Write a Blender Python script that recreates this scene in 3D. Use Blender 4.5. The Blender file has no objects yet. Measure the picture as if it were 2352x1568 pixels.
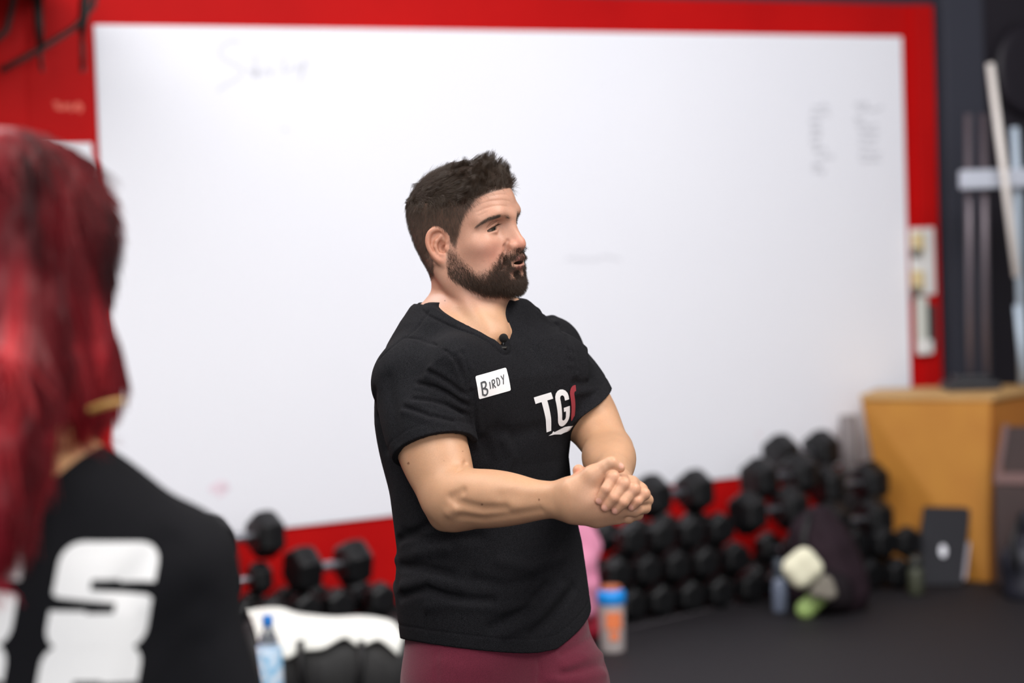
import bpy, bmesh, math, random
import numpy as np
from mathutils import Vector, Matrix
SC = bpy.context.scene
COL = SC.collection
f4 = np.float32

# ------------------------------------------------------------------ camera
FPX = 5553.0
CAM = np.array([0.0, 0.0, 1.65])
PITCH, ROLL = math.radians(-2.96), math.radians(2.0)
fw = np.array([0, math.cos(PITCH), math.sin(PITCH)])
up0 = np.array([0, -math.sin(PITCH), math.cos(PITCH)])
rt0 = np.array([1.0, 0, 0])
RT = rt0*math.cos(ROLL) - up0*math.sin(ROLL)
UP = up0*math.cos(ROLL) + rt0*math.sin(ROLL)
cam_data = bpy.data.cameras.new('camera')
cam = bpy.data.objects.new('camera', cam_data)
COL.objects.link(cam)
m = Matrix.Identity(4)
for i in range(3):
    m[i][0], m[i][1], m[i][2], m[i][3] = RT[i], UP[i], -fw[i], CAM[i]
cam.matrix_world = m
cam_data.sensor_width = 36
cam_data.lens = FPX*36/2352
cam_data.clip_end = 100
cam_data.dof.use_dof = True
cam_data.dof.focus_distance = 4.10
cam_data.dof.aperture_fstop = 2.6
SC.camera = cam
SC.view_settings.view_transform = 'Standard'
SC.view_settings.look = 'None'
SC.view_settings.gamma = 1
SC.view_settings.use_curve_mapping = False
SC.view_settings.exposure = 0.08
SC.cycles.use_denoising = True

# ------------------------------------------------------------------ light
world = bpy.data.worlds.new('world')
SC.world = world
world.use_nodes = True
world.node_tree.nodes['Background'].inputs[0].default_value = (0.93, 0.95, 1.0, 1)
world.node_tree.nodes['Background'].inputs[1].default_value = 0.20
def area(name, loc, sx, sy, power, target=None, col=(1, 1, 1)):
    l = bpy.data.lights.new(name, 'AREA')
    l.shape = 'RECTANGLE'; l.size = sx; l.size_y = sy; l.energy = power; l.color = col
    o = bpy.data.objects.new(name, l); COL.objects.link(o)
    o.location = loc
    if target is not None:
        o.rotation_euler = (Vector(target)-Vector(loc)).to_track_quat('-Z', 'Y').to_euler()
    return o
area('ceiling_panel_light', (-1.2, 2.2, 3.95), 1.6, 2.4, 108, None, (1, .96, .90))
area('ceiling_panel_light', (2.1, 3.2, 3.95), 1.6, 2.4, 165, None, (1, .96, .90))
area('ceiling_panel_light', (-1.8, 5.4, 3.95), 1.6, 2.4, 76, None, (1, .97, .93))
area('ceiling_panel_light', (1.9, 6.9, 3.95), 3.0, 2.0, 232, (2.9, 10.6, .6), (.98, .98, 1))
area('ceiling_panel_light', (-2.2, 6.6, 3.95), 3.0, 2.0, 82, None, (.98, .98, 1))
area('front_fill_light', (.8, -2.8, 2.1), 5.0, 3.2, 190, (.6, 5.0, 1.4), (1, .99, .97))  # added fill from behind the camera

# ------------------------------------------------------------------ helpers
def P(px, py, d):
    """world point seen at photograph pixel (px, py) at depth d metres along the view axis"""
    return CAM + d*(fw + (px-1176)/FPX*RT + (784-py)/FPX*UP)
def proj(p):
    q = np.asarray(p)-CAM
    d = q@fw
    return 1176+FPX*(q@RT)/d, 784-FPX*(q@UP)/d, d
def on_floor(px, py, z=0.0):
    r = P(px, py, 1.0)-CAM
    return CAM + r*((z-CAM[2])/r[2])

def tag(o, label=None, cat=None, group=None, kind=None):
    if label: o['label'] = label
    if cat: o['category'] = cat
    if group: o['group'] = group
    if kind: o['kind'] = kind
    return o
def empty(name, loc=(0, 0, 0), rz=0.0):
    o = bpy.data.objects.new(name, None); COL.objects.link(o)
    o.location = loc; o.rotation_euler = (0, 0, rz); o.empty_display_size = .1
    return o
def link(name, me, mat=None, parent=None):
    o = bpy.data.objects.new(name, me); COL.objects.link(o)
    if mat is not None:
        me.materials.clear(); me.materials.append(mat)
    if parent is not None: o.parent = parent
    return o
def world_child(o, parent):
    """parent a mesh given in world coordinates under an empty with plain translation+rz"""
    o.parent = parent
    o.matrix_parent_inverse = (Matrix.Translation(parent.location) @ parent.rotation_euler.to_matrix().to_4x4()).inverted()
    return o
def smooth(me, on=True):
    me.polygons.foreach_set('use_smooth', np.full(len(me.polygons), on))
def np_mesh(name, V, Q):
    me = bpy.data.meshes.new(name)
    V = np.asarray(V, dtype=np.float32); Q = np.asarray(Q, dtype=np.int32)
    n, k = Q.shape
    me.vertices.add(len(V)); me.vertices.foreach_set('co', V.ravel())
    me.loops.add(n*k); me.loops.foreach_set('vertex_index', Q.ravel())
    me.polygons.add(n); me.polygons.foreach_set('loop_start', np.arange(0, n*k, k, dtype=np.int32))
    me.update(calc_edges=True); me.validate()
    smooth(me)
    return me
def bm_mesh(name, bm, sm=False):
    me = bpy.data.meshes.new(name); bm.to_mesh(me); bm.free()
    if sm: smooth(me)
    return me
def add_box(bm, c, s, bev=0.0, rot=None, seg=2):
    r = bmesh.ops.create_cube(bm, size=1.0)
    vs = r['verts']
    bmesh.ops.scale(bm, vec=s, verts=vs)
    if bev > 0:
        es = list({e for v in vs for e in v.link_edges})
        b = bmesh.ops.bevel(bm, geom=es, offset=bev, segments=seg, affect='EDGES', profile=.5)
        vs = list({v for f in b['faces'] for v in f.verts} | {v for v in vs if v.is_valid})
    if rot is not None: bmesh.ops.rotate(bm, cent=(0, 0, 0), matrix=rot, verts=vs)
    bmesh.ops.translate(bm, vec=c, verts=vs)
    return vs
def add_tube(bm, pts, rad, seg=12, cap=True, closed=False):
    pts = [Vector(p) for p in pts]
    n = len(pts)
    rads = rad if hasattr(rad, '__len__') else [rad]*n
    rings = []; prev = None
    for i, p in enumerate(pts):
        t = (pts[min(i+1, n-1)]-pts[max(i-1, 0)]).normalized()
        if prev is None:
            a = Vector((0, 0, 1)) if abs(t.z) < .9 else Vector((1, 0, 0))
            u = t.cross(a).normalized()
        else:
            u = (prev - t*prev.dot(t)).normalized()
        prev = u; v = t.cross(u)
        rings.append([bm.verts.new(p+(u*math.cos(2*math.pi*k/seg)+v*math.sin(2*math.pi*k/seg))*rads[i]) for k in range(seg)])
    for a, b in zip(rings, rings[1:]):
        for k in range(seg):
            bm.faces.new((a[k], a[(k+1) % seg], b[(k+1) % seg], b[k]))
    if cap:
        bm.faces.new(rings[0][::-1]); bm.faces.new(rings[-1])
def add_lathe(bm, prof, seg=32, c=(0, 0, 0)):
    c = Vector(c); rings = []
    for r, z in prof:
        rings.append([bm.verts.new(c+Vector((r*math.cos(2*math.pi*k/seg), r*math.sin(2*math.pi*k/seg), z))) for k in range(seg)])
    for a, b in zip(rings, rings[1:]):
        for k in range(seg):
            bm.faces.new((a[k], a[(k+1) % seg], b[(k+1) % seg], b[k]))
    bm.faces.new(rings[0][::-1]); bm.faces.new(rings[-1])
def ribbon(bm, pts, w, n, h=.0006):
    """flat marker stroke: polyline pts (world), width w, lying on a face of normal n"""
    n = Vector(n); pts = [Vector(p) for p in pts]; rows = []
    for i, p in enumerate(pts):
        t = (pts[min(i+1, len(pts)-1)]-pts[max(i-1, 0)]).normalized()
        s = n.cross(t).normalized()*w/2
        rows.append((bm.verts.new(p+s), bm.verts.new(p+s+n*h), bm.verts.new(p-s+n*h), bm.verts.new(p-s)))
    for a, b in zip(rows, rows[1:]):
        for k in range(3):
            bm.faces.new((a[k], a[k+1], b[k+1], b[k]))

# ------------------------------------------------------------------ materials
def srgb(r, g, b):
    f = lambda c: (c/255/12.92) if c/255 <= .04045 else ((c/255+.055)/1.055)**2.4
    return (f(r), f(g), f(b), 1)
def mat(name, col, rough=.5, metal=0.0, noise=None, bump=None, spec=.5, **kw):
    """noise=(scale, amount, colour2) mottles the colour; bump=(scale, strength) fine relief"""
    mt = bpy.data.materials.new(name); mt.use_nodes = True
    nt = mt.node_tree; b = nt.nodes['Principled BSDF']
    b.inputs['Base Color'].default_value = col
    b.inputs['Roughness'].default_value = rough
    b.inputs['Metallic'].default_value = metal
    b.inputs['Specular IOR Level'].default_value = spec
    for k, v in kw.items(): b.inputs[k.replace('_', ' ')].default_value = v
    tc = nt.nodes.new('ShaderNodeTexCoord')
    if noise:
        n = nt.nodes.new('ShaderNodeTexNoise'); n.inputs['Scale'].default_value = noise[0]; n.inputs['Detail'].default_value = 5
        r = nt.nodes.new('ShaderNodeValToRGB'); r.color_ramp.elements[0].position = .5-noise[1]; r.color_ramp.elements[1].position = .5+noise[1]
        r.color_ramp.elements[0].color = col; r.color_ramp.elements[1].color = noise[2]
        nt.links.new(tc.outputs['Object'], n.inputs['Vector']); nt.links.new(n.outputs['Fac'], r.inputs['Fac'])
        nt.links.new(r.outputs['Color'], b.inputs['Base Color'])
    if bump:
        n = nt.nodes.new('ShaderNodeTexNoise'); n.inputs['Scale'].default_value = bump[0]; n.inputs['Detail'].default_value = 3
        bp = nt.nodes.new('ShaderNodeBump'); bp.inputs['Strength'].default_value = bump[1]; bp.inputs['Distance'].default_value = .002
        nt.links.new(tc.outputs['Object'], n.inputs['Vector']); nt.links.new(n.outputs['Fac'], bp.inputs['Height'])
        nt.links.new(bp.outputs['Normal'], b.inputs['Normal'])
    return mt
def attr_mat(name, attr='Col', rough=.5, sss=0.0, bump=None, spec=.5, noise=None):
    """colour comes from a per-point attribute of the mesh"""
    mt = mat(name, (1, 1, 1, 1), rough, bump=bump, spec=spec)
    nt = mt.node_tree; b = nt.nodes['Principled BSDF']
    a = nt.nodes.new('ShaderNodeAttribute'); a.attribute_name = attr
    src = a.outputs['Color']
    if noise:
        tc = nt.nodes.new('ShaderNodeTexCoord')
        for sc, lo, hi in noise:
            n = nt.nodes.new('ShaderNodeTexNoise'); n.inputs['Scale'].default_value = sc; n.inputs['Detail'].default_value = 4
            mr = nt.nodes.new('ShaderNodeMapRange'); mr.inputs['To Min'].default_value = lo; mr.inputs['To Max'].default_value = hi
            mr.inputs['From Min'].default_value = .3; mr.inputs['From Max'].default_value = .7
            mx = nt.nodes.new('ShaderNodeVectorMath'); mx.operation = 'SCALE'
            nt.links.new(tc.outputs['Object'], n.inputs['Vector']); nt.links.new(n.outputs['Fac'], mr.inputs['Value'])
            nt.links.new(src, mx.inputs[0]); nt.links.new(mr.outputs['Result'], mx.inputs['Scale'])
            src = mx.outputs['Vector']
    nt.links.new(src, b.inputs['Base Color'])
    if sss > 0:
        b.inputs['Subsurface Weight'].default_value = sss
        b.inputs['Subsurface Radius'].default_value = (1, .35, .2)
        b.inputs['Subsurface Scale'].default_value = .004
    return mt
def set_col(me, C, name='Col'):
    a = me.color_attributes.new(name, 'FLOAT_COLOR', 'POINT')
    C4 = np.ones((len(me.vertices), 4), np.float32); C4[:, :3] = C
    a.data.foreach_set('color', C4.ravel())

# ------------------------------------------------------------------ signed-distance sculpting
def nrm(v):
    v = np.asarray(v, float); return v/np.linalg.norm(v)
class Sculpt:
    """a list of solid strokes (union / carve / crease), meshed once into one continuous surface"""
    def __init__(s): s.ops = []; s.M = None
    def frame(s, O=None, X=None, Y=None, Z=None):
        s.M = None if O is None else (np.asarray(O, float), np.array([X, Y, Z], float))
    def W(s, p):
        p = np.asarray(p, float)
        return p if s.M is None else s.M[0]+p@s.M[1]
    def D(s, v):
        v = np.asarray(v, float)
        return v if s.M is None else v@s.M[1]
    def push(s, mode, k, fn, lo, hi): s.ops.append((mode, k, fn, np.asarray(lo, f4), np.asarray(hi, f4)))
    def ell(s, c, r, k=.01, mode='u', ax=None):
        """ellipsoid; ax = three rows of axes in the current frame"""
        A = np.eye(3) if ax is None else np.array([nrm(a) for a in ax])
        A = np.array([s.D(a) for a in A]).astype(f4)
        c = s.W(c).astype(f4); r = np.asarray(r, f4); ir = (1/r).astype(f4)
        def fn(p):
            q = ((p-c)@A.T)*ir
            k0 = np.sqrt((q*q).sum(-1)+1e-12); q *= ir
            k1 = np.sqrt((q*q).sum(-1)+1e-9)
            return k0*(k0-1)/k1
        e = np.sqrt(((A*r[:, None])**2).sum(0))
        s.push(mode, k, fn, c-e, c+e)
    def cone(s, a, b, ra, rb, k=.01, mode='u', flat=None):
        """tapered capsule; flat=(axis, f) squashes the section along axis by f"""
        a = s.W(a).astype(f4); b = s.W(b).astype(f4); ab = b-a; L2 = f4(max((ab*ab).sum(), 1e-10))
        fa = None
        if flat is not None: fa = s.D(nrm(flat[0])).astype(f4); ff = f4(1/flat[1]-1)
        def fn(p):
            q = p-a
            t = np.clip((q@ab)/L2, 0, 1)
            q = q-t[..., None]*ab
            if fa is not None: q = q+((q@fa)*ff)[..., None]*fa
            d = np.sqrt((q*q).sum(-1)+1e-12)-(ra+t*f4(rb-ra))
            return d*f4(flat[1]) if fa is not None and flat[1] < 1 else d
        R = max(ra, rb)*(max(1, flat[1]) if flat is not None else 1)
        s.push(mode, k, fn, np.minimum(a, b)-R, np.maximum(a, b)+R)
    def chain(s, pts, rads, k=.008, mode='u', flat=None):
        if not hasattr(rads, '__len__'): rads = [rads]*len(pts)
        for i in range(len(pts)-1):
            s.cone(pts[i], pts[i+1], rads[i], rads[i+1], k, mode, flat)
    def groove(s, pts, rad, depth, soft=None):
        """soft crease (depth > 0) or fold (depth < 0) along a polyline of world points"""
        pts = [s.W(p).astype(f4) for p in pts]
        rad = f4(rad)
        def fn(p, d):
            m_ = None
            for a, b in zip(pts, pts[1:]):
                ab = b-a; q = p-a
                t = np.clip((q@ab)/f4((ab*ab).sum()), 0, 1)
                e = ((q-t[..., None]*ab)**2).sum(-1)
                m_ = e if m_ is None else np.minimum(m_, e)
            return d+f4(depth)*np.exp(-m_/(rad*rad))
        A = np.array(pts)
        s.push('f', 3.2*float(rad), fn, A.min(0), A.max(0))
    def eval(s, Pn):
        """plain evaluation at (N,3) points"""
        d = np.full(Pn.shape[:-1], 9.0, f4); Pn = Pn.astype(f4)
        for mode, k, fn, lo, hi in s.ops: d = s.comb(mode, k, fn, Pn, d, lo, hi)
        return d
    @staticmethod
    def comb(mode, k, fn, p, d, lo=None, hi=None):
        if mode == 'f': return fn(p, d)
        e = fn(p)
        if lo is not None:   # a stroke is never nearer than its own bounding box
            q = np.maximum(np.maximum(lo-p, p-hi), 0)
            q = np.sqrt((q*q).sum(-1))
            e = np.where(q > 0, np.maximum(e, q), e)
        if mode == 'u':
            if k <= 0: return np.minimum(d, e)
            h = np.maximum(k-np.abs(d-e), 0)/f4(k)
            return np.minimum(d, e)-h*h*f4(k*.25)
        if mode == 's': e = -e
        if k <= 0: return np.maximum(d, e)
        h = np.maximum(k-np.abs(d-e), 0)/f4(k)
        return np.maximum(d, e)+h*h*f4(k*.25)
    def surface(s, h, relax=2):
        pos = [o for o in s.ops if o[0] == 'u']
        lo = np.min([o[3] for o in pos], 0)-3*h-.01; hi = np.max([o[4] for o in pos], 0)+3*h+.01
        B = 8; bs = h*B
        nb = np.ceil((hi-lo)/bs).astype(int)
        gi = np.stack(np.meshgrid(*[np.arange(n) for n in nb], indexing='ij'), -1).reshape(-1, 3)
        act = []
        for c0 in range(0, len(gi), 200000):
            g = gi[c0:c0+200000]
            c = (lo+(g+.5)*bs).astype(f4)
            act.append(g[np.abs(s.eval(c)) < bs*1.5])
        gb = np.concatenate(act)
        N = B+1
        off = np.stack(np.meshgrid(*[np.arange(N)]*3, indexing='ij'), -1).reshape(-1, 3)
        nt = nb*B+2
        Vk, Vp, Qe = [], [], []
        edges = [(0, 1), (0, 2), (0, 4), (1, 3), (1, 5), (2, 3), (2, 6), (3, 7), (4, 5), (4, 6), (5, 7), (6, 7)]
        cn = np.array([[i >> 2 & 1, i >> 1 & 1, i & 1] for i in range(8)])
        ci = cn[:, 0]*N*N+cn[:, 1]*N+cn[:, 2]
        cell = np.array([i for i, o in enumerate(off) if (o < B).all()])
        step = 1500
        for c0 in range(0, len(gb), step):
            g = gb[c0:c0+step]
            blo = lo+g*bs; bhi = blo+bs
            pts = (blo[:, None, :]+off[None]*h).astype(f4)
            d = np.full(pts.shape[:2], 9.0, f4)
            for mode, k, fn, olo, ohi in s.ops:
                mg = k+2.5*h+(.035 if k > .008 else .01)
                sel = np.where(((bhi > olo-mg) & (blo < ohi+mg)).all(1))[0]
                if len(sel): d[sel] = s.comb(mode, k, fn, pts[sel], d[sel], olo, ohi)
            ins = d < 0
            cs = ins[:, cell[:, None]+ci[None]]
            cnt = cs.sum(-1)
            bi, cj = np.where((cnt > 0) & (cnt < 8))
            if not len(bi): continue
            cc = cell[cj]
            dv = d[bi[:, None], cc[:, None]+ci[None]]
            gp = (g[bi]*B+off[cc])
            acc = np.zeros((len(bi), 3)); w = np.zeros(len(bi))
            for a, b in edges:
                x = (dv[:, a] < 0) != (dv[:, b] < 0)
                den = np.where(x, dv[:, a]-dv[:, b], 1)
                t = np.where(x, dv[:, a]/den, 0)
                acc += np.where(x[:, None], cn[a]+t[:, None]*(cn[b]-cn[a]), 0); w += x
            key = (gp[:, 0]*nt[1]+gp[:, 1])*nt[2]+gp[:, 2]
            Vk.append(key); Vp.append(lo+(gp+acc/w[:, None])*h)
            st = np.array([nt[1]*nt[2], nt[2], 1])
            for ax, (o1, o2) in ((4, (1, 2)), (2, (2, 0)), (1, (0, 1))):
                x = (dv[:, 0] < 0) != (dv[:, ax] < 0)
                kk = key[x]; s1, s2 = st[o1], st[o2]
                q = np.stack([kk, kk-s1, kk-s1-s2, kk-s2], 1)
                fl = dv[x, 0] < 0
                q[~fl] = q[~fl][:, ::-1]
                Qe.append(q)
        Vk = np.concatenate(Vk); Vp = np.concatenate(Vp); Qe = np.concatenate(Qe)
        o = np.argsort(Vk); Vk = Vk[o]; Vp = Vp[o]
        ix = np.searchsorted(Vk, Qe); ix = np.minimum(ix, len(Vk)-1)
        ok = (Vk[ix] == Qe).all(1)
        Q = ix[ok]
        for it in range(relax):
            E = np.concatenate([Q[:, [0, 1]], Q[:, [1, 2]], Q[:, [2, 3]], Q[:, [3, 0]]])
            n = np.bincount(E[:, 0], minlength=len(Vp))+np.bincount(E[:, 1], minlength=len(Vp))
            S = np.stack([np.bincount(E[:, 0], Vp[E[:, 1], i], len(Vp))+np.bincount(E[:, 1], Vp[E[:, 0], i], len(Vp)) for i in range(3)], 1)
            m_ = S/np.maximum(n, 1)[:, None]
            Vp = np.where(n[:, None] > 0, Vp+(m_-Vp)*(.5 if it % 2 == 0 else -.3), Vp)
        return Vp, Q
    def hit(s, px, py, near=3.0, far=5.0, n=700):
        """first surface point of the sculpt along the ray through a pixel, found by stepping"""
        ds = np.linspace(near, far, n)
        pts = np.array([P(px, py, d) for d in ds])
        v = s.eval(pts)
        i = np.where(v < 0)[0]
        if not len(i):
            return pts[np.argmin(v)]
        i = max(i[0], 1)
        t = v[i-1]/(v[i-1]-v[i])
        return pts[i-1]+t*(pts[i]-pts[i-1])
def normals_of(V, Q):
    fn = np.cross(V[Q[:, 2]]-V[Q[:, 0]], V[Q[:, 3]]-V[Q[:, 1]])
    n = np.zeros_like(V)
    for j in range(4):
        for i in range(3): n[:, i] += np.bincount(Q[:, j], fn[:, i], len(V))
    return n/np.maximum(np.linalg.norm(n, axis=1), 1e-12)[:, None]
def vnoise(p, sc, seed=0):
    """cheap smooth pseudo-noise in about -1..1"""
    r = np.random.RandomState(seed); q = np.asarray(p)*sc; o = 0
    for i in range(5):
        k = r.normal(size=3)*(1+.5*i); o = o+np.sin(q@k+r.uniform(0, 6.28))/(1+.35*i)
    return o/3.0
# ------------------------------------------------------------------ the room
WD = np.array([0.837, 0.547, 0.0]); WN = np.array([0.547, -0.837, 0.0]); W0 = np.array([0.81, 10.6, 0.0])
def WP(t, z, off=0.0): return W0+t*WD+off*WN+np.array([0, 0, z])
def on_wall(px, py, off=0.0):
    """(t, z) of the wall point (or of a plane off metres before it) seen at a pixel"""
    r = P(px, py, 1.0)-CAM
    s = ((W0+off*WN-CAM)@WN)/(r@WN); p = CAM+r*s
    return float((p-W0)@WD), float(p[2])
def wall_box(bm, t0, t1, z0, z1, o0, o1, bev=0.0):
    R_ = Matrix(((WD[0], WN[0], 0), (WD[1], WN[1], 0), (0, 0, 1)))
    R_ = Matrix([[WD[0], -WN[0], 0], [WD[1], -WN[1], 0], [0, 0, 1]])
    return add_box(bm, WP((t0+t1)/2, (z0+z1)/2, (o0+o1)/2), (abs(t1-t0), abs(o1-o0), abs(z1-z0)), bev, R_)
WANG = math.atan2(WD[1], WD[0])

M_FLOOR = mat('black_rubber_floor', srgb(22, 20, 22), .65, noise=(260, .16, srgb(38, 35, 39)), bump=(420, .5), spec=.2)
M_NAVY = mat('dark_navy_paint', srgb(40, 40, 52), .7, noise=(3, .3, srgb(33, 32, 44)), bump=(60, .1))
M_REDP = mat('red_paint', srgb(194, 16, 15), .6, noise=(2.2, .28, srgb(174, 11, 13)), bump=(80, .1), spec=.12)
M_BOARD = mat('white_board', srgb(242, 242, 248), .6, noise=(1.1, .35, srgb(238, 238, 245)), spec=.03)
M_CEIL = mat('ceiling_paint', srgb(205, 205, 208), .9)
bm = bmesh.new(); add_box(bm, (0.6, 6.0, -.06), (13, 18, .12))
floor = tag(link('floor', bm_mesh('floor', bm), M_FLOOR), kind='structure')
# seams of the rubber mats, recessed strips laid in the floor
bm = bmesh.new()
sd = nrm(on_floor(1644, 1396)-on_floor(1438, 1444)); s0 = on_floor(1438, 1444)
add_tube(bm, [s0-sd*4, s0+sd*3.0], .004, 6)
tag(link('trim_1', bm_mesh('trim_1', bm), mat('mat_seam', srgb(74, 70, 74), .6)), kind='structure')
bm = bmesh.new(); wall_box(bm, -6.5, 6.0, 0, 4.2, -.2, 0)
tag(link('wall_back', bm_mesh('wall_back', bm), M_NAVY), kind='structure')
bm = bmesh.new(); add_box(bm, (0.6, 6.0, 4.25), (13, 18, .1))
tag(link('ceiling', bm_mesh('ceiling', bm), M_CEIL), kind='structure')
# painted red field round the board: wall sheet, then the raised right-hand plank
tl, zt = on_wall(2085, 12); tr_, z_ = on_wall(2129, 25); _, zt2 = on_wall(1780, 6)
bm = bmesh.new(); wall_box(bm, -6.4, tl+.02, .10, zt, 0, .018)
tag(link('wall_red', bm_mesh('wall_red', bm), M_REDP), kind='structure')
bm = bmesh.new(); wall_box(bm, tl-.005, tr_, .10, zt, 0, .045, .004)
tag(link('trim_2', bm_mesh('trim_2', bm), M_REDP), kind='structure')
bm = bmesh.new(); wall_box(bm, -6.4, tr_, 0, .10, 0, .03, .003)
tag(link('baseboard_back', bm_mesh('baseboard_back', bm), mat('black_skirting', srgb(24, 22, 24), .6)), kind='structure')
# whiteboard
bt0, bz1 = on_wall(216, 54, .03); bt1, bz1b = on_wall(2072, 86, .03); _, bz0 = on_wall(532, 1226, .03); _, bz0b = on_wall(1696, 1095, .03)
print('board', bt0, bt1, bz1, bz1b, bz0, bz0b, 'height', bz1-bz0)
bz1 = (bz1+bz1b)/2; bz0 = (bz0+bz0b)/2
board = empty('whiteboard', WP((bt0+bt1)/2, bz0, .02), 0)
tag(board, 'huge white board with faded marker writing on the red wall behind the speaker', 'whiteboard')
bm = bmesh.new(); wall_box(bm, bt0, bt1, bz0, bz1, .018, .030, .004)
world_child(link('panel', bm_mesh('panel', bm), M_BOARD), board)
M_FAINT = mat('faded_marker', srgb(206, 206, 213), .5); M_FAINT2 = mat('wiped_marker', srgb(222, 222, 229), .5)
def scribble(name, lines, w, material):
    b2 = bmesh.new()
    for ln in lines:
        pts = []
        for px, py in ln:
            t, z = on_wall(px, py, .0305); pts.append(WP(t, z, .0305))
        ribbon(b2, pts, w, WN)
    o_ = link(name, bm_mesh(name, b2), material); o_['kind'] = 'stuff'; world_child(o_, board)
def smooth_line(pts, n=24):
    pts = np.array(pts, float); k = len(pts); o = []
    for i in range(k-1):
        p0, p1, p2, p3 = pts[max(i-1, 0)], pts[i], pts[i+1], pts[min(i+2, k-1)]
        for t in np.linspace(0, 1, max(3, n//k), endpoint=False):
            o.append(.5*((2*p1)+(-p0+p2)*t+(2*p0-5*p1+4*p2-p3)*t*t+(-p0+3*p1-3*p2+p3)*t**3))
    o.append(pts[-1]); return o
scribble('heading_writing', [smooth_line([(552, 98), (530, 94), (506, 112), (508, 130), (535, 146), (556, 160), (548, 178), (518, 194), (500, 208)], 40),
                             smooth_line([(568, 164), (578, 158), (582, 176), (592, 162), (596, 174)], 20), smooth_line([(586, 124), (588, 176)], 4),
                             smooth_line([(604, 176), (606, 160), (616, 160), (620, 172), (628, 156)], 20), smooth_line([(652, 130), (650, 165), (662, 160), (672, 150)], 16),
                             smooth_line([(676, 166), (684, 150), (690, 164), (700, 140), (692, 178), (684, 188)], 20)], .012, M_FAINT2)
rs = random.Random(5)
LINES = []
for x0, y0, wd in ((1866, 244, 38), (1862, 262, 44), (1860, 281, 26), (1862, 297, 24), (1862, 313, 22), (1862, 330, 18), (1868, 346, 30), (1880, 361, 34), (1866, 380, 18), (1868, 395, 28),
                   (1962, 240, 30), (1968, 250, 60), (1964, 272, 18), (1966, 288, 50), (1970, 301, 48), (1974, 316, 42), (1972, 334, 40), (1972, 352, 52), (1976, 367, 46)):
    q = [(x0+wd*i/9, y0+rs.uniform(-5, 5)) for i in range(10)]
    LINES.append(smooth_line(q, 30))
scribble('column_writing', LINES, .010, M_FAINT)
scribble('wiped_marks', [smooth_line([(1300+i*14, 594+rs.uniform(-5, 5)) for i in range(10)], 30), smooth_line([(650, 298), (660, 296)], 4)], .012, M_FAINT2)
scribble('pink_smudge', [smooth_line([(482, 1128), (505, 1112), (520, 1120), (498, 1136)], 12)], .03, mat('pink_wash', srgb(240, 222, 232), .5))
scribble('pink_tint', [smooth_line([(1740, 1000), (1746, 996)], 4)], .03, mat('pink_wash2', srgb(240, 228, 234), .5))
# second, smaller board to its left
t0, z1 = on_wall(-260, 328, .03); t1, z1 = on_wall(211, 328, .03); _, z0 = on_wall(236, 880, .03)
b2_ = empty('whiteboard', WP((t0+t1)/2, z0, .02)); tag(b2_, 'smaller white board mostly hidden behind the red-haired woman', 'whiteboard')
bm = bmesh.new(); wall_box(bm, t0, t1, z0, z1, .018, .030, .004)
world_child(link('panel', bm_mesh('panel', bm), M_BOARD), b2_)
# chalky scrawl on the red wall left of the board
bm = bmesh.new()
for ln in ([(122, 236), (135, 240), (128, 246), (145, 250)], [(150, 252), (148, 240), (158, 246), (160, 238), (164, 256)], [(172, 252), (178, 238), (186, 246), (182, 258)]):
    ribbon(bm, [WP(*on_wall(x, y, .0185), .0185) for x, y in smooth_line(ln, 16)], .014, WN)
tag(link('chalk_scrawl', bm_mesh('chalk_scrawl', bm), mat('chalk', srgb(232, 108, 92), .8)), 'small pale chalk scrawl on the red wall left of the large board', 'writing')
# folding steel wall rack over the red wall, top left
M_STEEL = mat('dark_steel', srgb(42, 30, 28), .5, .3)
def wp_(px, py, off): return WP(*on_wall(px, py, off), off)
rack = empty('wall_rack', wp_(100, 60, .0)); tag(rack, 'dark steel wall rack with drop rods and slanting brace above red wall', 'rack')
def rod(name, pts, r, parent, material):
    b_ = bmesh.new(); add_tube(b_, pts, r, 12); world_child(link(name, bm_mesh(name, b_, True), material), parent)
rod('brace', [wp_(2, 162, .28), wp_(100, 108, .28), wp_(170, 64, .28), wp_(214, 14, .28), wp_(232, -90, .28)], .011, rack, M_STEEL)
rod('drop_rod', [wp_(82, -90, .28), wp_(88, 50, .28), wp_(92, 112, .28)], [.02, .018, .012], rack, M_STEEL)
rod('drop_rod', [wp_(200, -90, .28), wp_(192, 40, .28), wp_(188, 80, .28)], [.02, .019, .012], rack, M_STEEL)
rod('hook', [wp_(92, 108, .28), wp_(94, 150, .28), wp_(96, 162, .25)], .007, rack, M_STEEL)
rod('hook', [wp_(188, 76, .28), wp_(190, 150, .28), wp_(189, 162, .25)], .009, rack, M_STEEL)
rod('side_rod', [wp_(-20, 100, .34), wp_(14, 70, .34), wp_(30, 0, .34), wp_(34, -90, .34)], .012, rack, M_STEEL)
b_ = bmesh.new(); t_a, z_a = on_wall(-80, -28, .3); t_b, _ = on_wall(222, -28, .3)
wall_box(b_, t_a-.6, t_b-.10, z_a, z_a+.06, 0, .75, .006); world_child(link('shelf', bm_mesh('shelf', b_), M_STEEL), rack)
# shallow red pilaster that breaks the wall at far left
t_a, _ = on_wall(18, 300, .02); t_b, _ = on_wall(60, 300, .02)
bm = bmesh.new(); wall_box(bm, t_a-.35, t_b, .1, zt, 0, .06, .01)
tag(link('trim_3', bm_mesh('trim_3', bm), M_REDP), kind='structure')
# navy steel upright right of the board
t_a, _ = on_wall(2172, 300, .05); t_b, _ = on_wall(2262, 300, .05)
bm = bmesh.new(); wall_box(bm, t_a, t_b, 0, 4.2, 0, .06, .006)
tag(link('trim_4', bm_mesh('trim_4', bm), mat('slate_paint', srgb(54, 55, 66), .65)), kind='structure')
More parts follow.
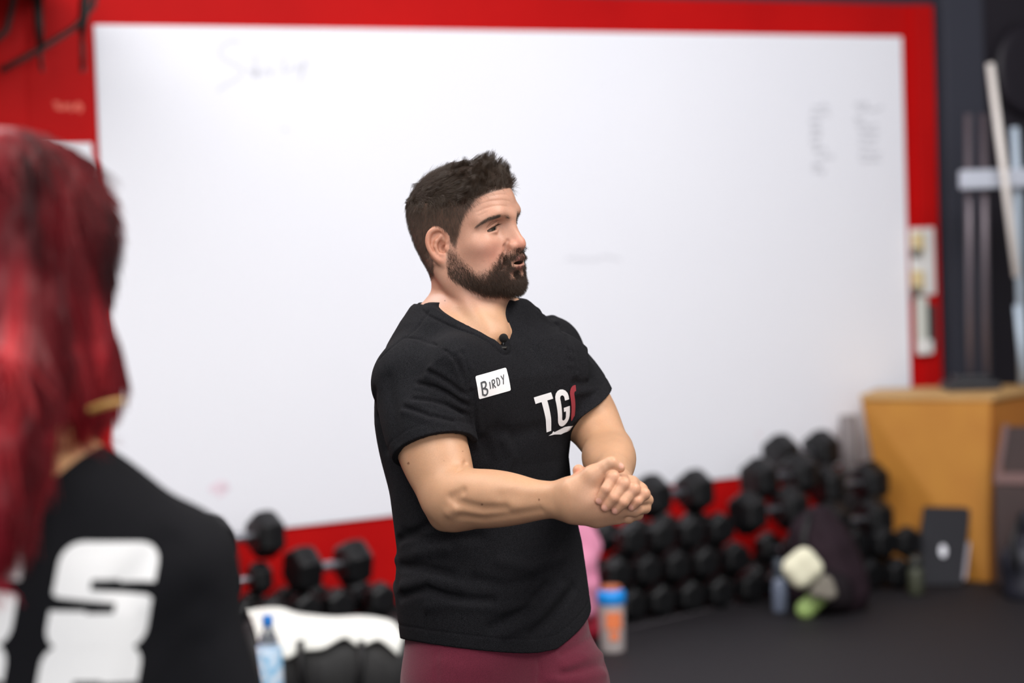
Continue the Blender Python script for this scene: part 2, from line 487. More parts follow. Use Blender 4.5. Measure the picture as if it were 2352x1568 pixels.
# wall right of it, darker and set back behind the racks
bm = bmesh.new(); wall_box(bm, t_b, 6.0, 0, 4.2, 0, .012)
tag(link('wall_right', bm_mesh('wall_right', bm), mat('aubergine_paint', srgb(30, 24, 34), .75, noise=(2, .3, srgb(22, 17, 26)))), kind='structure')

# ---------------- electrical outlet strip on the red plank
sw = empty('outlet_panel', wp_(2120, 600, .05)); tag(sw, 'white switch plate with two yellowed sockets on the red plank', 'outlet')
M_PLATE = mat('white_plastic', srgb(232, 230, 228), .4); M_YEL = mat('yellowed_plastic', srgb(222, 200, 150), .45); M_GREYP = mat('grey_plastic', srgb(120, 116, 108), .5)
ta, za = on_wall(2090, 524, .05); tb, zb = on_wall(2146, 676, .05)
b_ = bmesh.new(); wall_box(b_, ta, tb, zb, za, .045, .062, .005); world_child(link('plate', bm_mesh('plate', b_), M_PLATE), sw)
for y0, y1 in ((536, 580), (622, 668)):
    t0_, z1_ = on_wall(2092, y0, .06); t1_, z0_ = on_wall(2118, y1, .06)
    b_ = bmesh.new(); wall_box(b_, t0_, t1_, z0_, z1_, .06, .082, .008); world_child(link('socket', bm_mesh('socket', b_), M_YEL), sw)
    t0_, z1_ = on_wall(2098, y1-10, .08); t1_, z0_ = on_wall(2116, y1+8, .08)
    b_ = bmesh.new(); wall_box(b_, t0_, t1_, z0_, z1_, .06, .088, .006); world_child(link('plug', bm_mesh('plug', b_), M_GREYP), sw)
cd = empty('cable_duct', wp_(2118, 745, .05)); tag(cd, 'pale cable duct with dark clip under the switch plate', 'conduit')
ta, za = on_wall(2102, 682, .05); tb, zb = on_wall(2126, 812, .05)
b_ = bmesh.new(); wall_box(b_, ta, tb, zb, za, .045, .075, .006); world_child(link('duct', bm_mesh('duct', b_), mat('pale_duct', srgb(206, 208, 200), .5)), cd)
ta, za = on_wall(2126, 700, .05); tb, zb = on_wall(2146, 800, .05)
b_ = bmesh.new(); wall_box(b_, ta, tb, zb, za, .040, .070, .006); world_child(link('junction_box', bm_mesh('junction_box', b_), mat('dark_grey_plastic', srgb(52, 52, 54), .5)), cd)
ta, za = on_wall(2110, 782, .07); tb, zb = on_wall(2140, 812, .07)
b_ = bmesh.new(); wall_box(b_, ta, tb, zb, za, .06, .085, .006); world_child(link('end_cap', bm_mesh('end_cap', b_), M_PLATE), cd)

# ---------------- dumbbells
M_RUB = mat('dumbbell_rubber', srgb(14, 14, 16), .42, bump=(300, .25), spec=.4); M_CHR = mat('chromed_steel', srgb(168, 168, 174), .34, 1.0)
def hex_head(x0, s, q=1.0):
    b_ = bmesh.new(); rings = []
    for x, r in ((0, .056), (.014, .075), (.034, .0815), (.070, .0815), (.090, .073), (.097, .055)):
        rings.append([b_.verts.new((x0+s*x, q*r*math.cos(math.pi/6+k*math.pi/3), q*r*math.sin(math.pi/6+k*math.pi/3))) for k in range(6)])
    for a, b in zip(rings, rings[1:]):
        for k in range(6): b_.faces.new((a[k], a[(k+1) % 6], b[(k+1) % 6], b[k]))
    b_.faces.new(rings[0]); b_.faces.new(rings[-1])
    bmesh.ops.recalc_face_normals(b_, faces=b_.faces)
    bmesh.ops.bevel(b_, geom=b_.edges[:], offset=.004, segments=2, affect='EDGES', profile=.5)
    return bm_mesh('head', b_, False)
HEAD_ME = [hex_head(.047, 1), hex_head(-.047, -1)]
for h_ in HEAD_ME: h_.materials.append(M_RUB)
b_ = bmesh.new(); add_tube(b_, [(-.062, 0, 0), (-.05, 0, 0), (-.03, 0, 0), (0, 0, 0), (.03, 0, 0), (.05, 0, 0), (.062, 0, 0)], [.014, .0145, .016, .0175, .016, .0145, .014], 16)
HAND_ME = bm_mesh('handle', b_, True); HAND_ME.materials.append(M_CHR)
for f in HEAD_ME: f.polygons.foreach_set('use_smooth', [False]*len(f.polygons))
def dumbbell(t, z, off, rot, label, group, roll=0.0, scale=1.0):
    o = empty('dumbbell', WP(t, z-.062*scale, off), WANG+rot); tag(o, label, 'dumbbell', group)
    for me_ in HEAD_ME:
        h = bpy.data.objects.new('head', me_); COL.objects.link(h); h.parent = o; h.location = (0, 0, .062*scale); h.rotation_euler = (roll, 0, 0); h.scale = (scale,)*3
    h = bpy.data.objects.new('handle', HAND_ME); COL.objects.link(h); h.parent = o; h.location = (0, 0, .062*scale); h.scale = (scale,)*3
    h['label'] = 'chrome handle'
    return o
ORD = ['leftmost', 'second', 'third', 'fourth', 'fifth', 'sixth', 'seventh']
def row(pxs, y_guess, z, off, rot, label, group, scale=1.0):
    for i, px in enumerate(pxs):
        o_ = off[i] if hasattr(off, '__len__') else off
        t, _ = on_wall(px, y_guess, o_)
        dumbbell(t, z, o_, rot+random.Random(px).uniform(-.05, .05), 'black hex dumbbell seen end-on, '+ORD[i]+(' from left' if i else '')+' in the '+label, group, random.Random(px).uniform(-.05, .05), scale)
NP = math.pi/2
GL, GM, GR = 'black hex dumbbells stacked left of the speaker', 'black hex dumbbells stacked behind the clasped hands', 'black hex dumbbells heaped before the wooden box'
SC_ = .865; h_ = .127
# left pile
row([490, 565, 640, 715, 790, 865], 1400, .068, .30, NP, 'lowest tier of the left pile', GL, SC_)
row([527, 602, 677, 752, 848], 1380, .068+h_, .30, NP, 'second tier of the left pile', GL, SC_)
t, _ = on_wall(748, 1320, .34); dumbbell(t, .068+2*h_+.022, .36, .04, 'black hex dumbbell lying along the wall, right one atop the left pile', None, .2, 1.15)
t, _ = on_wall(556, 1266, .30); dumbbell(t, .068+2*h_-.004, .28, -.03, 'black hex dumbbell lying along the wall under the topmost of the left pile', None, 0, .8)
dumbbell(t, .068+3*h_+.030, .28, .02, 'topmost black hex dumbbell of the left pile, beside the red-haired woman', None, 0, 1.15)
# middle pile
row([1352, 1420, 1488, 1556, 1624, 1692], 1365, .068, .46, NP, 'lowest tier behind the blue-lidded bottle', GM, SC_)
row([1386, 1454, 1522, 1590, 1658], 1280, .068+h_, .44, NP, 'second tier behind the blue-lidded bottle', GM, SC_)
row([1420, 1488, 1556, 1624], 1210, .068+2*h_, .42, NP, 'third tier behind the clasped hands', GM, SC_)
t, z_ = on_wall(1540, 1132, .36); dumbbell(t, .068+3*h_+.022, .38, .03, 'black hex dumbbell on top of the middle pile with chrome handle showing', None, 0, 1.18)
# right heap
row([1762, 1830, 1898, 1966, 2034], 1340, .068, [.50, .50, .50, .55, .62], NP, 'lowest tier of the right heap', GR, SC_)
row([1796, 1864, 1932, 2000, 2052], 1270, .068+h_, [.48, .48, .48, .55, .62], NP, 'second tier of the right heap', GR, SC_)
S2 = 1.18
for px, py, off, rz, lab in ((1765, 1172, .52, .02, 'black hex dumbbell with pink-tinged chrome handle low on the right heap'), (1960, 1195, .54, -.05, 'black hex dumbbell behind the maroon backpack on the right heap'),
                             (1790, 1095, .40, .03, 'black hex dumbbell with bright chrome handle second from the top of the right heap'), (1950, 1112, .42, -.1, 'black hex dumbbell by the wooden box on the right heap'),
                             (1840, 1040, .20, .0, 'topmost black hex dumbbell of the right heap, against the whiteboard')):
    t, z_ = on_wall(px, py, off); dumbbell(t, z_, off, rz, lab, None, 0, S2)

# ---------------- duffel bag, towel and water bottle, left of the man
DB = on_floor(740, 1600)
def blob(name, material, parent, build, h=.008, relax=2):
    s = Sculpt(); build(s); v, q = s.surface(h, relax); o = link(name, np_mesh(name, v, q), material)
    return world_child(o, parent) if parent is not None else o
M_BAG = mat('black_nylon', srgb(14, 13, 15), .6, bump=(600, .3))
bag = empty('duffel_bag', DB); tag(bag, 'black nylon duffel bag on the floor under a white towel', 'bag')
Dd = float((DB-CAM)@fw)
def pd(px, py, dd=0.0): return P(px, py, Dd+dd)
X3 = np.array([1.0, 0, 0]); Y3 = np.array([0, 1.0, 0])
def bag_b(s):
    for a, b, r in (((600, 1520), (890, 1520), .15),):
        s.cone(pd(*a), pd(*b), r, r, .03, flat=None)
    s.cone(pd(610, 1580), pd(880, 1580), .15, .15, .06)
    for i in range(7): s.groove([pd(600+i*45, 1420, -.1), pd(610+i*44, 1500, -.17), pd(605+i*45, 1580, -.17)], .02, .006*(-1)**i)
    s.ell(DB+np.array([0, 0, -.30]), (1, 1, .30), .004, 's')
blob('body', M_BAG, bag, bag_b, .009)
bagS = Sculpt(); bag_b(bagS)
rod('strap', [pd(690, 1470, -.17), pd(690, 1530, -.185), pd(700, 1600, -.18)], .012, bag, M_BAG)
rod('strap', [pd(830, 1470, -.17), pd(830, 1530, -.185), pd(820, 1600, -.18)], .012, bag, M_BAG)
# towel: a draped sheet with a wavy lower edge
top = [(563, 1402), (600, 1398), (640, 1396), (680, 1408), (720, 1414), (770, 1418), (820, 1416), (870, 1420), (905, 1432), (924, 1465)]
botm = [(588, 1432), (600, 1490), (620, 1500), (658, 1512), (690, 1496), (740, 1490), (790, 1465), (825, 1484), (870, 1470), (915, 1505)]
tv, tq = [], []
nU, nV = 46, 14
def lerp_line(L_, u):
    k = u*(len(L_)-1); i = min(int(k), len(L_)-2); return np.array(L_[i])*(1-(k-i))+np.array(L_[i+1])*(k-i)
for i in range(nU):
    u = i/(nU-1); a = lerp_line(smooth_line(top, 60), u); b = lerp_line(smooth_line(botm, 60), u)
    for j in range(nV):
        v = j/(nV-1); p = a*(1-v)+b*v
        tv.append((p[0], p[1], .006*math.sin(u*23+v*3)))
# lay every point of the towel on the bag where its ray meets it
ds_ = np.linspace(-.26, .12, 160)
rays = np.array([[pd(x, y, d) for d in ds_] for x, y, _ in tv])
val = bagS.eval(rays); inside = val < .014
first = np.where(inside.any(1), inside.argmax(1), val.argmin(1))
dep_ = ds_[first].reshape(nU, nV)
for it_ in range(3):
    dp2 = dep_.copy(); dp2[1:-1, 1:-1] = (dep_[1:-1, 1:-1]*2+dep_[:-2, 1:-1]+dep_[2:, 1:-1]+dep_[1:-1, :-2]+dep_[1:-1, 2:])/6; dep_ = np.minimum(dep_, dp2) if False else dp2
tv = [pd(x, y, float(d)+w-.012) for (x, y, w), d in zip(tv, dep_.ravel())]
for i in range(nU-1):
    for j in range(nV-1): tq.append([i*nV+j, i*nV+j+1, (i+1)*nV+j+1, (i+1)*nV+j])
tw = link('towel', np_mesh('towel', np.array(tv), np.array(tq)), mat('white_terry', srgb(232, 232, 226), .9, bump=(500, .5)))
md = tw.modifiers.new('thickness', 'SOLIDIFY'); md.thickness = .010; md.offset = 0
tag(tw, 'white towel draped over the black duffel bag', 'towel')
# water bottle
WB = on_floor(625, 1690)
wb = empty('water_bottle', WB); tag(wb, 'clear plastic water bottle with blue cap and label before the white towel', 'bottle')
wd_ = float((WB-CAM)@fw); hB = (P(622, 1410, wd_)-WB)[2]; q_ = hB/.31
M_PET = mat('clear_plastic', (.86, .9, .95, 1), .05, Transmission_Weight=.9, IOR=1.25)
b_ = bmesh.new(); add_lathe(b_, [(.031*q_, 0), (.034*q_, .012*q_), (.034*q_, .18*q_), (.032*q_, .215*q_), (.022*q_, .255*q_), (.013*q_, .275*q_), (.012*q_, .29*q_)], 32)
o = link('bottle', bm_mesh('bottle', b_, True), M_PET, wb)
b_ = bmesh.new(); add_lathe(b_, [(.0135*q_, .283*q_), (.014*q_, .285*q_), (.014*q_, .307*q_), (.0125*q_, .31*q_)], 24)
link('cap', bm_mesh('cap', b_, True), mat('blue_cap', srgb(30, 120, 205), .4), wb)
b_ = bmesh.new(); add_lathe(b_, [(.0346*q_, .045*q_), (.0350*q_, .047*q_), (.0350*q_, .225*q_), (.0330*q_, .228*q_)], 32)
link('paper_label', bm_mesh('paper_label', b_, True), mat('blue_label', srgb(120, 178, 216), .5, noise=(28, .10, srgb(206, 218, 232))), wb)

# ---------------- shaker bottle right of the man
SB = on_floor(1408, 1496); sd_ = float((SB-CAM)@fw)
hs = (P(1402, 1342, sd_)-SB)[2]; rs_ = 31/FPX*sd_
sb = empty('shaker_bottle', SB); tag(sb, 'clear shaker bottle with bright blue lid and orange print on rubber floor', 'bottle')
b_ = bmesh.new(); add_lathe(b_, [(rs_*.84, 0), (rs_*.90, hs*.03), (rs_*.98, hs*.68), (rs_, hs*.74)], 32)
link('cup', bm_mesh('cup', b_, True), mat('frosted_plastic', srgb(206, 196, 194), .3, Transmission_Weight=.35, IOR=1.3), sb)
b_ = bmesh.new(); add_lathe(b_, [(rs_*1.0, hs*.72), (rs_*1.07, hs*.73), (rs_*1.07, hs*.87), (rs_*.98, hs*.92), (rs_*.80, hs*.935)], 32)
link('lid', bm_mesh('lid', b_, True), mat('bright_blue_plastic', srgb(20, 140, 226), .4), sb)
b_ = bmesh.new(); add_lathe(b_, [(rs_*.78, hs*.93), (rs_*.80, hs*.94), (rs_*.78, hs*.985), (rs_*.6, hs)], 24)
link('flip_cap', bm_mesh('flip_cap', b_, True), mat('orange_brown_plastic', srgb(176, 92, 52), .5), sb)
b_ = bmesh.new()
for k in range(9):
    a0 = math.radians(-120+k*8)
    for z0_, z1_ in ((hs*.2, hs*.33), (hs*.36, hs*.62)):
        a1 = a0+math.radians(8)
        if z0_ < hs*.3 and k in (0, 1, 7, 8): continue
        vs = [b_.verts.new((rs_*1.005*math.cos(a), rs_*1.005*math.sin(a), z)) for a, z in ((a0, z0_), (a1, z0_), (a1, z1_), (a0, z1_))]
        b_.faces.new(vs)
link('orange_print', bm_mesh('orange_print', b_), mat('orange_ink', srgb(226, 122, 74), .5), sb)

# ---------------- pink sweatshirt slumped over a crimson bag behind the man
PB_ = on_floor(1335, 1470); pdD = float((PB_-CAM)@fw)
pk = lambda px, py, dd=0.0: P(px, py, pdD+dd)
cb = empty('gym_bag', PB_); tag(cb, 'crimson gym bag standing on the floor behind the speaker hip', 'bag')
def cb_b(s):
    s.cone(pk(1310, 1400), pk(1352, 1400), .06, .05, .03); s.cone(pk(1310, 1440), pk(1356, 1440), .07, .052, .04); s.cone(pk(1312, 1330), pk(1345, 1330), .06, .05, .04)
    s.ell(PB_+np.array([0, 0, -.30]), (1, 1, .30), .004, 's')
blob('body', mat('crimson_nylon', srgb(168, 26, 52), .6), cb, cb_b, .008)
def pk_b(s):
    s.chain([pk(1290, 1195, -.09), pk(1320, 1212, -.09), pk(1345, 1240, -.09), pk(1362, 1256, -.09)], [.065, .06, .046, .036], .03)
    s.chain([pk(1300, 1240, -.09), pk(1330, 1290, -.10), pk(1345, 1340, -.10), pk(1352, 1400, -.09)], [.07, .06, .045, .034], .04)
    for pts in ([(1335, 1230), (1345, 1290), (1348, 1360)], [(1325, 1260), (1335, 1330), (1342, 1400)], [(1350, 1280), (1360, 1330)]):
        s.groove([pk(x, y, -.135) for x, y in pts], .010, .010)
pkb = blob('sweatshirt', mat('pink_jersey', srgb(226, 150, 178), .9, noise=(12, .3, srgb(214, 128, 160))), None, pk_b, .007)
tag(pkb, 'pink sweatshirt slumped over the crimson bag beside the speaker', 'sweatshirt')

# ---------------- maroon backpack with small things at its foot
BP = on_floor(1925, 1400); bd_ = float((BP-CAM)@fw)
bk = lambda px, py, dd=0.0: P(px, py, bd_+dd)
bp = empty('backpack', BP); tag(bp, 'dark maroon backpack slumped against the right dumbbell heap', 'backpack')
def bp_b(s):
    s.chain([bk(1880, 1200), bk(1895, 1260), bk(1915, 1330), bk(1925, 1360)], [.07, .11, .12, .115], .06)
    s.cone(bk(1845, 1225), bk(1860, 1350), .06, .09, .05); s.cone(bk(1930, 1290), bk(1950, 1360), .06, .075, .05)
    for pts in ([(1850, 1200), (1905, 1270), (1950, 1370)], [(1890, 1180), (1935, 1250), (1975, 1350)]): s.groove([bk(x, y, -.10) for x, y in pts], .014, .010)
    s.ell(BP+np.array([0, 0, -.30]), (1, 1, .30), .004, 's')
blob('body', mat('maroon_nylon', srgb(38, 24, 32), .8, noise=(9, .3, srgb(28, 17, 23)), spec=.2), bp, bp_b, .008)
def bp_p(s): s.cone(bk(1880, 1330, -.12), bk(1925, 1345, -.12), .055, .055, .03); s.cone(bk(1882, 1372, -.12), bk(1930, 1372, -.12), .055, .055, .03)
blob('front_pocket', mat('dark_maroon_nylon', srgb(22, 15, 20), .8, spec=.2), bp, bp_p, .008)
rod('strap', [bk(1860, 1180, -.06), bk(1846, 1230, -.09), bk(1850, 1300, -.11)], .014, bp, M_BAG)
FB = bk(1843, 1304, -.255)
s_ = Sculpt(); ang = math.radians(38)
fx_, fz_ = np.array([math.cos(ang), 0, math.sin(ang)]), np.array([-math.sin(ang), 0, math.cos(ang)])
s_.ell(FB, (.066, .035, .066), .01, ax=[fx_, Y3, fz_])
for sx in (-1, 1):
    for sz in (-1, 1): s_.ell(FB+fx_*sx*.034+fz_*sz*.030, (.036, .035, .036), .03, ax=[fx_, Y3, fz_])
v_, q2 = s_.surface(.006)
tag(link('pouch', np_mesh('pouch', v_, q2), mat('cream_canvas', srgb(222, 218, 192), .8)), 'cream square pouch lying tilted against the maroon backpack', 'pouch')
BB = on_floor(1792, 1405); z0b = float((BB-CAM)@fw)
pb = empty('water_bottle', BB); tag(pb, 'small pale blue bottle standing left of the cream pouch', 'bottle')
b_ = bmesh.new(); add_lathe(b_, [(.028, 0), (.031, .01), (.031, .10), (.026, .13), (.018, .145)], 24)
link('bottle', bm_mesh('bottle', b_, True), mat('pale_blue_plastic', srgb(108, 116, 134), .15), pb)
b_ = bmesh.new(); add_lathe(b_, [(.021, .14), (.022, .142), (.022, .215), (.018, .22)], 20)
link('cap', bm_mesh('cap', b_, True), mat('smoke_plastic', srgb(54, 62, 72), .4), pb)
TG = bk(1890, 1342, -.235)
def gv(s):
    s.ell(TG, (.045, .03, .04), .02); s.ell(TG+np.array([.02, -.005, -.035]), (.036, .028, .03), .02); s.ell(TG+np.array([-.03, 0, -.03]), (.025, .025, .025), .02)
    s.groove([TG+np.array([-.02, -.03, .02]), TG+np.array([.02, -.03, -.03])], .008, .006)
tag(blob('gloves', mat('stone_grey_fabric', srgb(120, 114, 104), .9), None, gv, .006), 'crumpled stone-grey training gloves under the cream pouch', 'gloves')
GS = on_floor(1868, 1418)
def gs(s):
    a_ = GS+np.array([-.03, 0, .035]); b2_ = GS+np.array([.035, 0, .085])
    s.cone(a_, b2_+np.array([.015, 0, .02]), .040, .036, .01, flat=((0, 1, 0), .8))
tag(blob('massage_ball', mat('lime_rubber', srgb(150, 176, 104), .6), None, gs, .006), 'lime green peanut massage ball at the foot of the backpack', 'ball')

# ---------------- plywood box, right
M_PLY = mat('plywood', srgb(186, 128, 48), .65, noise=(5, .30, srgb(172, 112, 40)), bump=(40, .1)); M_PLYT = mat('plywood_top', srgb(206, 166, 110), .6, noise=(6, .3, srgb(190, 146, 90)))
BD = 9.95
bx = lambda px, py, dd=0.0: P(px, py, BD+dd)
BXF = on_floor(2272, 1338); bxd = float((BXF-CAM)@fw)
ply = empty('plyo_box', BXF); tag(ply, 'tall plywood box with black stains standing before the navy wall', 'box')
def slab(name, corners, thick, nrm_, material, parent):
    b_ = bmesh.new(); a = [b_.verts.new(c) for c in corners]; b = [b_.verts.new(np.asarray(c)+np.asarray(nrm_)*thick) for c in corners]
    b_.faces.new(a[::-1]); b_.faces.new(b)
    for i in range(4): b_.faces.new((a[i], a[(i+1) % 4], b[(i+1) % 4], b[i]))
    bmesh.ops.recalc_face_normals(b_, faces=b_.faces)
    bmesh.ops.bevel(b_, geom=b_.edges[:], offset=.004, segments=2, affect='EDGES')
    world_child(link(name, bm_mesh(name, b_), material), parent)
bzt = P(2275, 921, bxd)[2]
# the face toward the camera tapers to the floor
f_tr, f_br = P(2275, 921, bxd), BXF
f_tl = P(1979, 917, bxd*1.03); f_bl = P(2056, 1330, bxd*1.03); f_bl[2] = 0; f_tl[2] = bzt
slab('front_panel', [f_bl, f_br, f_tr, f_tl], .022, (0, 1, 0), M_PLY, ply)
dirR = nrm(np.array([.62, .78, 0])); f_tr2 = f_tr+dirR*.75; f_br2 = BXF+dirR*.75
slab('side_panel', [f_br+dirR*.004, f_br2, f_tr2, f_tr+dirR*.004], .022, (-.78, .62, 0), mat('plywood_side', srgb(188, 118, 44), .6, noise=(5, .3, srgb(172, 104, 38))), ply)
back = np.array([.12, .35, 0])
slab('top_panel', [f_tl+[-.01, -.012, .002], f_tr+[.012, -.012, .002], f_tr2+[.01, 0, .002], f_tl+back+[0, 0, .002]], .02, (0, 0, 1), M_PLYT, ply)
slab('left_panel', [f_bl+[.005, .025, 0], f_bl+[.12, .35, 0], f_tl+[.12, .35, 0], f_tl+[0.005, .025, 0]], .022, (1, 0, 0), M_PLY, ply)
bm = bmesh.new()
for cx, cy, sx, sy in ((2128, 990, 12, 10), (2096, 1100, 16, 26), (2104, 1150, 14, 44), (2112, 1180, 10, 30), (2068, 1060, 10, 12)):
    c = P(cx, cy, bxd+.02); vs = []
    for k in range(12):
        a = 2*math.pi*k/12; r = 1+.3*math.sin(3*a+cx)
        p = P(cx+sx*r*math.cos(a), cy+sy*r*math.sin(a), bxd+.02); vs.append(p)
    fn_ = nrm(np.cross(f_tr-f_tl, f_bl-f_tl)); fn_ = fn_ if fn_[1] < 0 else -fn_
    b0_ = []
    for p in vs:
        ry = p-CAM; q = CAM+ry*(((f_tl+fn_*.0012-CAM)@fn_)/(ry@fn_)); b0_.append(bm.verts.new(q))
    bm.faces.new(b0_)
world_child(link('stain', bm_mesh('stain', bm), mat('scuff', srgb(122, 80, 36), .8)), ply)

# ---------------- bar holder on the box with upright bars
RB = P(2230, 905, bxd+.40)
zt_ = bzt+.023
bh = empty('bar_holder', (RB[0], RB[1], zt_)); tag(bh, 'black floor holder with two upright grey bars on the plywood box', 'bar holder')
b_ = bmesh.new(); add_box(b_, (0, 0, .018), (.24, .20, .036), .008); add_box(b_, (0, 0, .05), (.16, .12, .03), .008); link('base', bm_mesh('base', b_), mat('black_iron', srgb(28, 28, 34), .5), bh)
M_BAR = mat('worn_steel_bar', srgb(112, 102, 108), .4, .4)
for px in (2226, 2262):
    a, b = P(px+4, 880, bxd+.40), P(px-2, 262, bxd+.40); a[2] = zt_+.06
    rod('bar', [a, b], .016, bh, M_BAR)
M_RAIL = mat('silver_rail', srgb(190, 194, 206), .4)
rl = empty('wall_rail', wp_(2300, 415, .1)); tag(rl, 'silver horizontal rail holding upright sticks on the dark wall', 'rail')
ra, rb_ = P(2208, 415, bxd+.30), P(2420, 404, bxd+.45)
d_ = nrm(rb_-ra); b_ = bmesh.new()
add_box(b_, (0, 0, 0), (np.linalg.norm(rb_-ra), .06, .085), .01, None)
o = link('rail', bm_mesh('rail', b_), M_RAIL); o.location = (ra+rb_)/2; o.rotation_euler = (0, 0, math.atan2(d_[1], d_[0])); 
o.parent = rl; o.matrix_parent_inverse = Matrix.Translation(rl.location).inverted()
p_ = ra*.06+rb_*.94; rod('post', [[p_[0], p_[1]+.06, 0], [p_[0], p_[1]+.06, p_[2]+.1]], .03, rl, mat('dark_post', srgb(40, 38, 46), .5))
def stick(pts, r, label, material):
    b_ = bmesh.new(); add_tube(b_, pts, r, 14); tag(link('dowel', bm_mesh('dowel', b_, True), material), label, 'stick')
M_PVC = mat('cream_pvc', srgb(226, 218, 212), .45); M_BLUE = mat('pale_blue_pvc', srgb(184, 198, 212), .45)
stick([P(2274, 146, bxd+.22), P(2305, 385, bxd+.22), P(2336, 636, bxd+.22)], .0175, 'cream stick leaning across the silver rail', M_PVC)
stick([P(2330, 292, bxd+.42), P(2336, 420, bxd+.44), P(2350, 880, bxd+.48)], .0195, 'pale blue pipe standing behind the silver rail', M_BLUE)
stick([P(2338, 700, bxd+.30), P(2352, 860, bxd+.30)], .0185, 'short pale blue pipe end standing on the plywood box', M_BLUE)
# round dark plate hung on the wall beyond
b_ = bmesh.new(); add_lathe(b_, [(.02, 0), (.2, .0), (.225, .012), (.225, .05), (.19, .06), (.06, .045), (.03, .05)], 40)
o = link('weight_plate', bm_mesh('weight_plate', b_, True), mat('black_iron_plate', srgb(26, 20, 30), .6)); pl_ = WP(*on_wall(2358, 160, .03), .015); o.location = pl_; o.rotation_euler = (math.pi/2, 0, WANG)
tag(o, 'round black weight plate hanging on dark wall above the sticks', 'weight plate')

# ---------------- grey foam roller between board and box
t_, z_ = on_wall(1963, 1010, .20)
gr = empty('foam_roller', WP(t_, .45, .16)); tag(gr, 'grey foam roller standing upright between dumbbell heap and plywood box', 'foam roller')
b_ = bmesh.new(); ztop = on_wall(1963, 952, .16)[1]-.45; add_lathe(b_, [(.034, 0), (.040, .004), (.040, ztop-.006), (.034, ztop)], 28)
link('roller', bm_mesh('roller', b_, True), mat('grey_foam', srgb(132, 124, 124), .9), gr)
b_ = bmesh.new(); add_box(b_, (0, 0, -.225), (.12, .10, .45), .006); link('stand', bm_mesh('stand', b_), mat('dark_board', srgb(36, 30, 32), .7), gr)

# ---------------- leaning slate board, brown crate and navy bag at the right edge
SL = on_floor(2170, 1346); sld = float((SL-CAM)@fw)
sl_ = empty('slate_board', SL); tag(sl_, 'dark slate board with white sticker leaning on the plywood box', 'board')
lean = .10
c4 = [P(2100, 1338, sld), P(2212, 1342, sld-.02), P(2230, 1168, sld+lean), P(2122, 1166, sld+lean)]
c4[0][2] = c4[1][2] = .005
slab('panel', c4, .02, (0, 1, .3), mat('slate', srgb(34, 34, 39), .7, spec=.2), sl_)
slab('edge_strip', [c4[1]+[0, -.002, .02], c4[1]+[.014, .0, .02], c4[1]*.45+c4[2]*.55+[.014, 0, 0], c4[1]*.45+c4[2]*.55+[0, -.002, 0]], .02, (0, 1, .3), mat('light_edge', srgb(150, 144, 152), .5), sl_)
mid = (c4[0]+c4[1]+c4[2]+c4[3])/4
b_ = bmesh.new(); add_lathe(b_, [(.004, -.002), (.021, -.002), (.021, .002), (.004, .002)], 24)
o = link('sticker', bm_mesh('sticker', b_), mat('white_vinyl', srgb(214, 214, 222), .5)); 
pS = P(2166, 1265, 1)-CAM; nS = nrm(np.cross(c4[1]-c4[0], c4[3]-c4[0])); sS = ((c4[0]-CAM)@nS)/(pS@nS); o.location = CAM+pS*sS
o.rotation_euler = Vector(nS).to_track_quat('Z', 'Y').to_euler(); o.scale = (.75, 1.3, 1.5)
o.parent = sl_; o.matrix_parent_inverse = Matrix.Translation(sl_.location).inverted()
gb = on_floor(2104, 1366)
jr = empty('shaker_bottle', gb); tag(jr, 'small olive bottle standing left of the slate board', 'bottle')
b_ = bmesh.new(); add_lathe(b_, [(.030, 0), (.034, .01), (.034, .10), (.026, .12)], 20); link('cup', bm_mesh('cup', b_, True), mat('olive_plastic', srgb(58, 60, 46), .5), jr)
b_ = bmesh.new(); add_lathe(b_, [(.029, .118), (.030, .12), (.030, .16), (.024, .165)], 20); link('lid', bm_mesh('lid', b_, True), mat('dark_olive_plastic', srgb(34, 35, 30), .5), jr)

M_BRN = mat('brown_wood', srgb(62, 44, 42), .6, noise=(6, .3, srgb(50, 36, 36))); M_BRL = mat('pinkish_wood', srgb(112, 84, 82), .6)
CR = on_floor(2330, 1356); crd = float((CR-CAM)@fw)-.0
ck = lambda px, py, dd=0.0: P(px, py, crd+dd)
cr = empty('wooden_crate', CR); tag(cr, 'dark brown wooden crate with paler rails before the plywood box', 'crate')
zf = lambda p: np.array([p[0], p[1], max(p[2], 0.0)])
slab('back_board', [ck(2296, 1345), ck(2440, 1350), ck(2440, 980), ck(2308, 980)], .02, (0, 1, 0), M_BRN, cr)
slab('upright', [ck(2284, 1100, -.02), ck(2298, 1100, -.02), ck(2318, 975, -.02), ck(2306, 975, -.02)], .03, (0, 1, 0), M_BRL, cr)
slab('rail', [ck(2284, 1112, -.03), ck(2440, 1116, -.03), ck(2440, 1088, -.03), ck(2286, 1086, -.03)], .04, (0, 1, 0), M_BRL, cr)
slab('lower_board', [ck(2290, 1345, -.03), ck(2440, 1350, -.03), ck(2440, 1120, -.03), ck(2286, 1114, -.03)], .03, (0, 1, 0), M_BRN, cr)
NBg = on_floor(2352, 1372); nbd = float((NBg-CAM)@fw)
nb_ = empty('sports_bag', NBg); tag(nb_, 'dark navy sports bag on the floor at the foot of the brown crate', 'bag')
def nb_b(s):
    n_ = lambda px, py, dd=0.0: P(px, py, nbd+dd)
    s.cone(n_(2352, 1290), n_(2420, 1290), .10, .12, .03); s.cone(n_(2372, 1200), n_(2420, 1200), .06, .1, .06); s.cone(n_(2360, 1350), n_(2430, 1350), .1, .1, .04)
    s.ell(NBg+np.array([0, 0, -.30]), (1, 1, .30), .004, 's')
blob('body', mat('navy_nylon', srgb(24, 24, 36), .6), nb_, nb_b, .008)
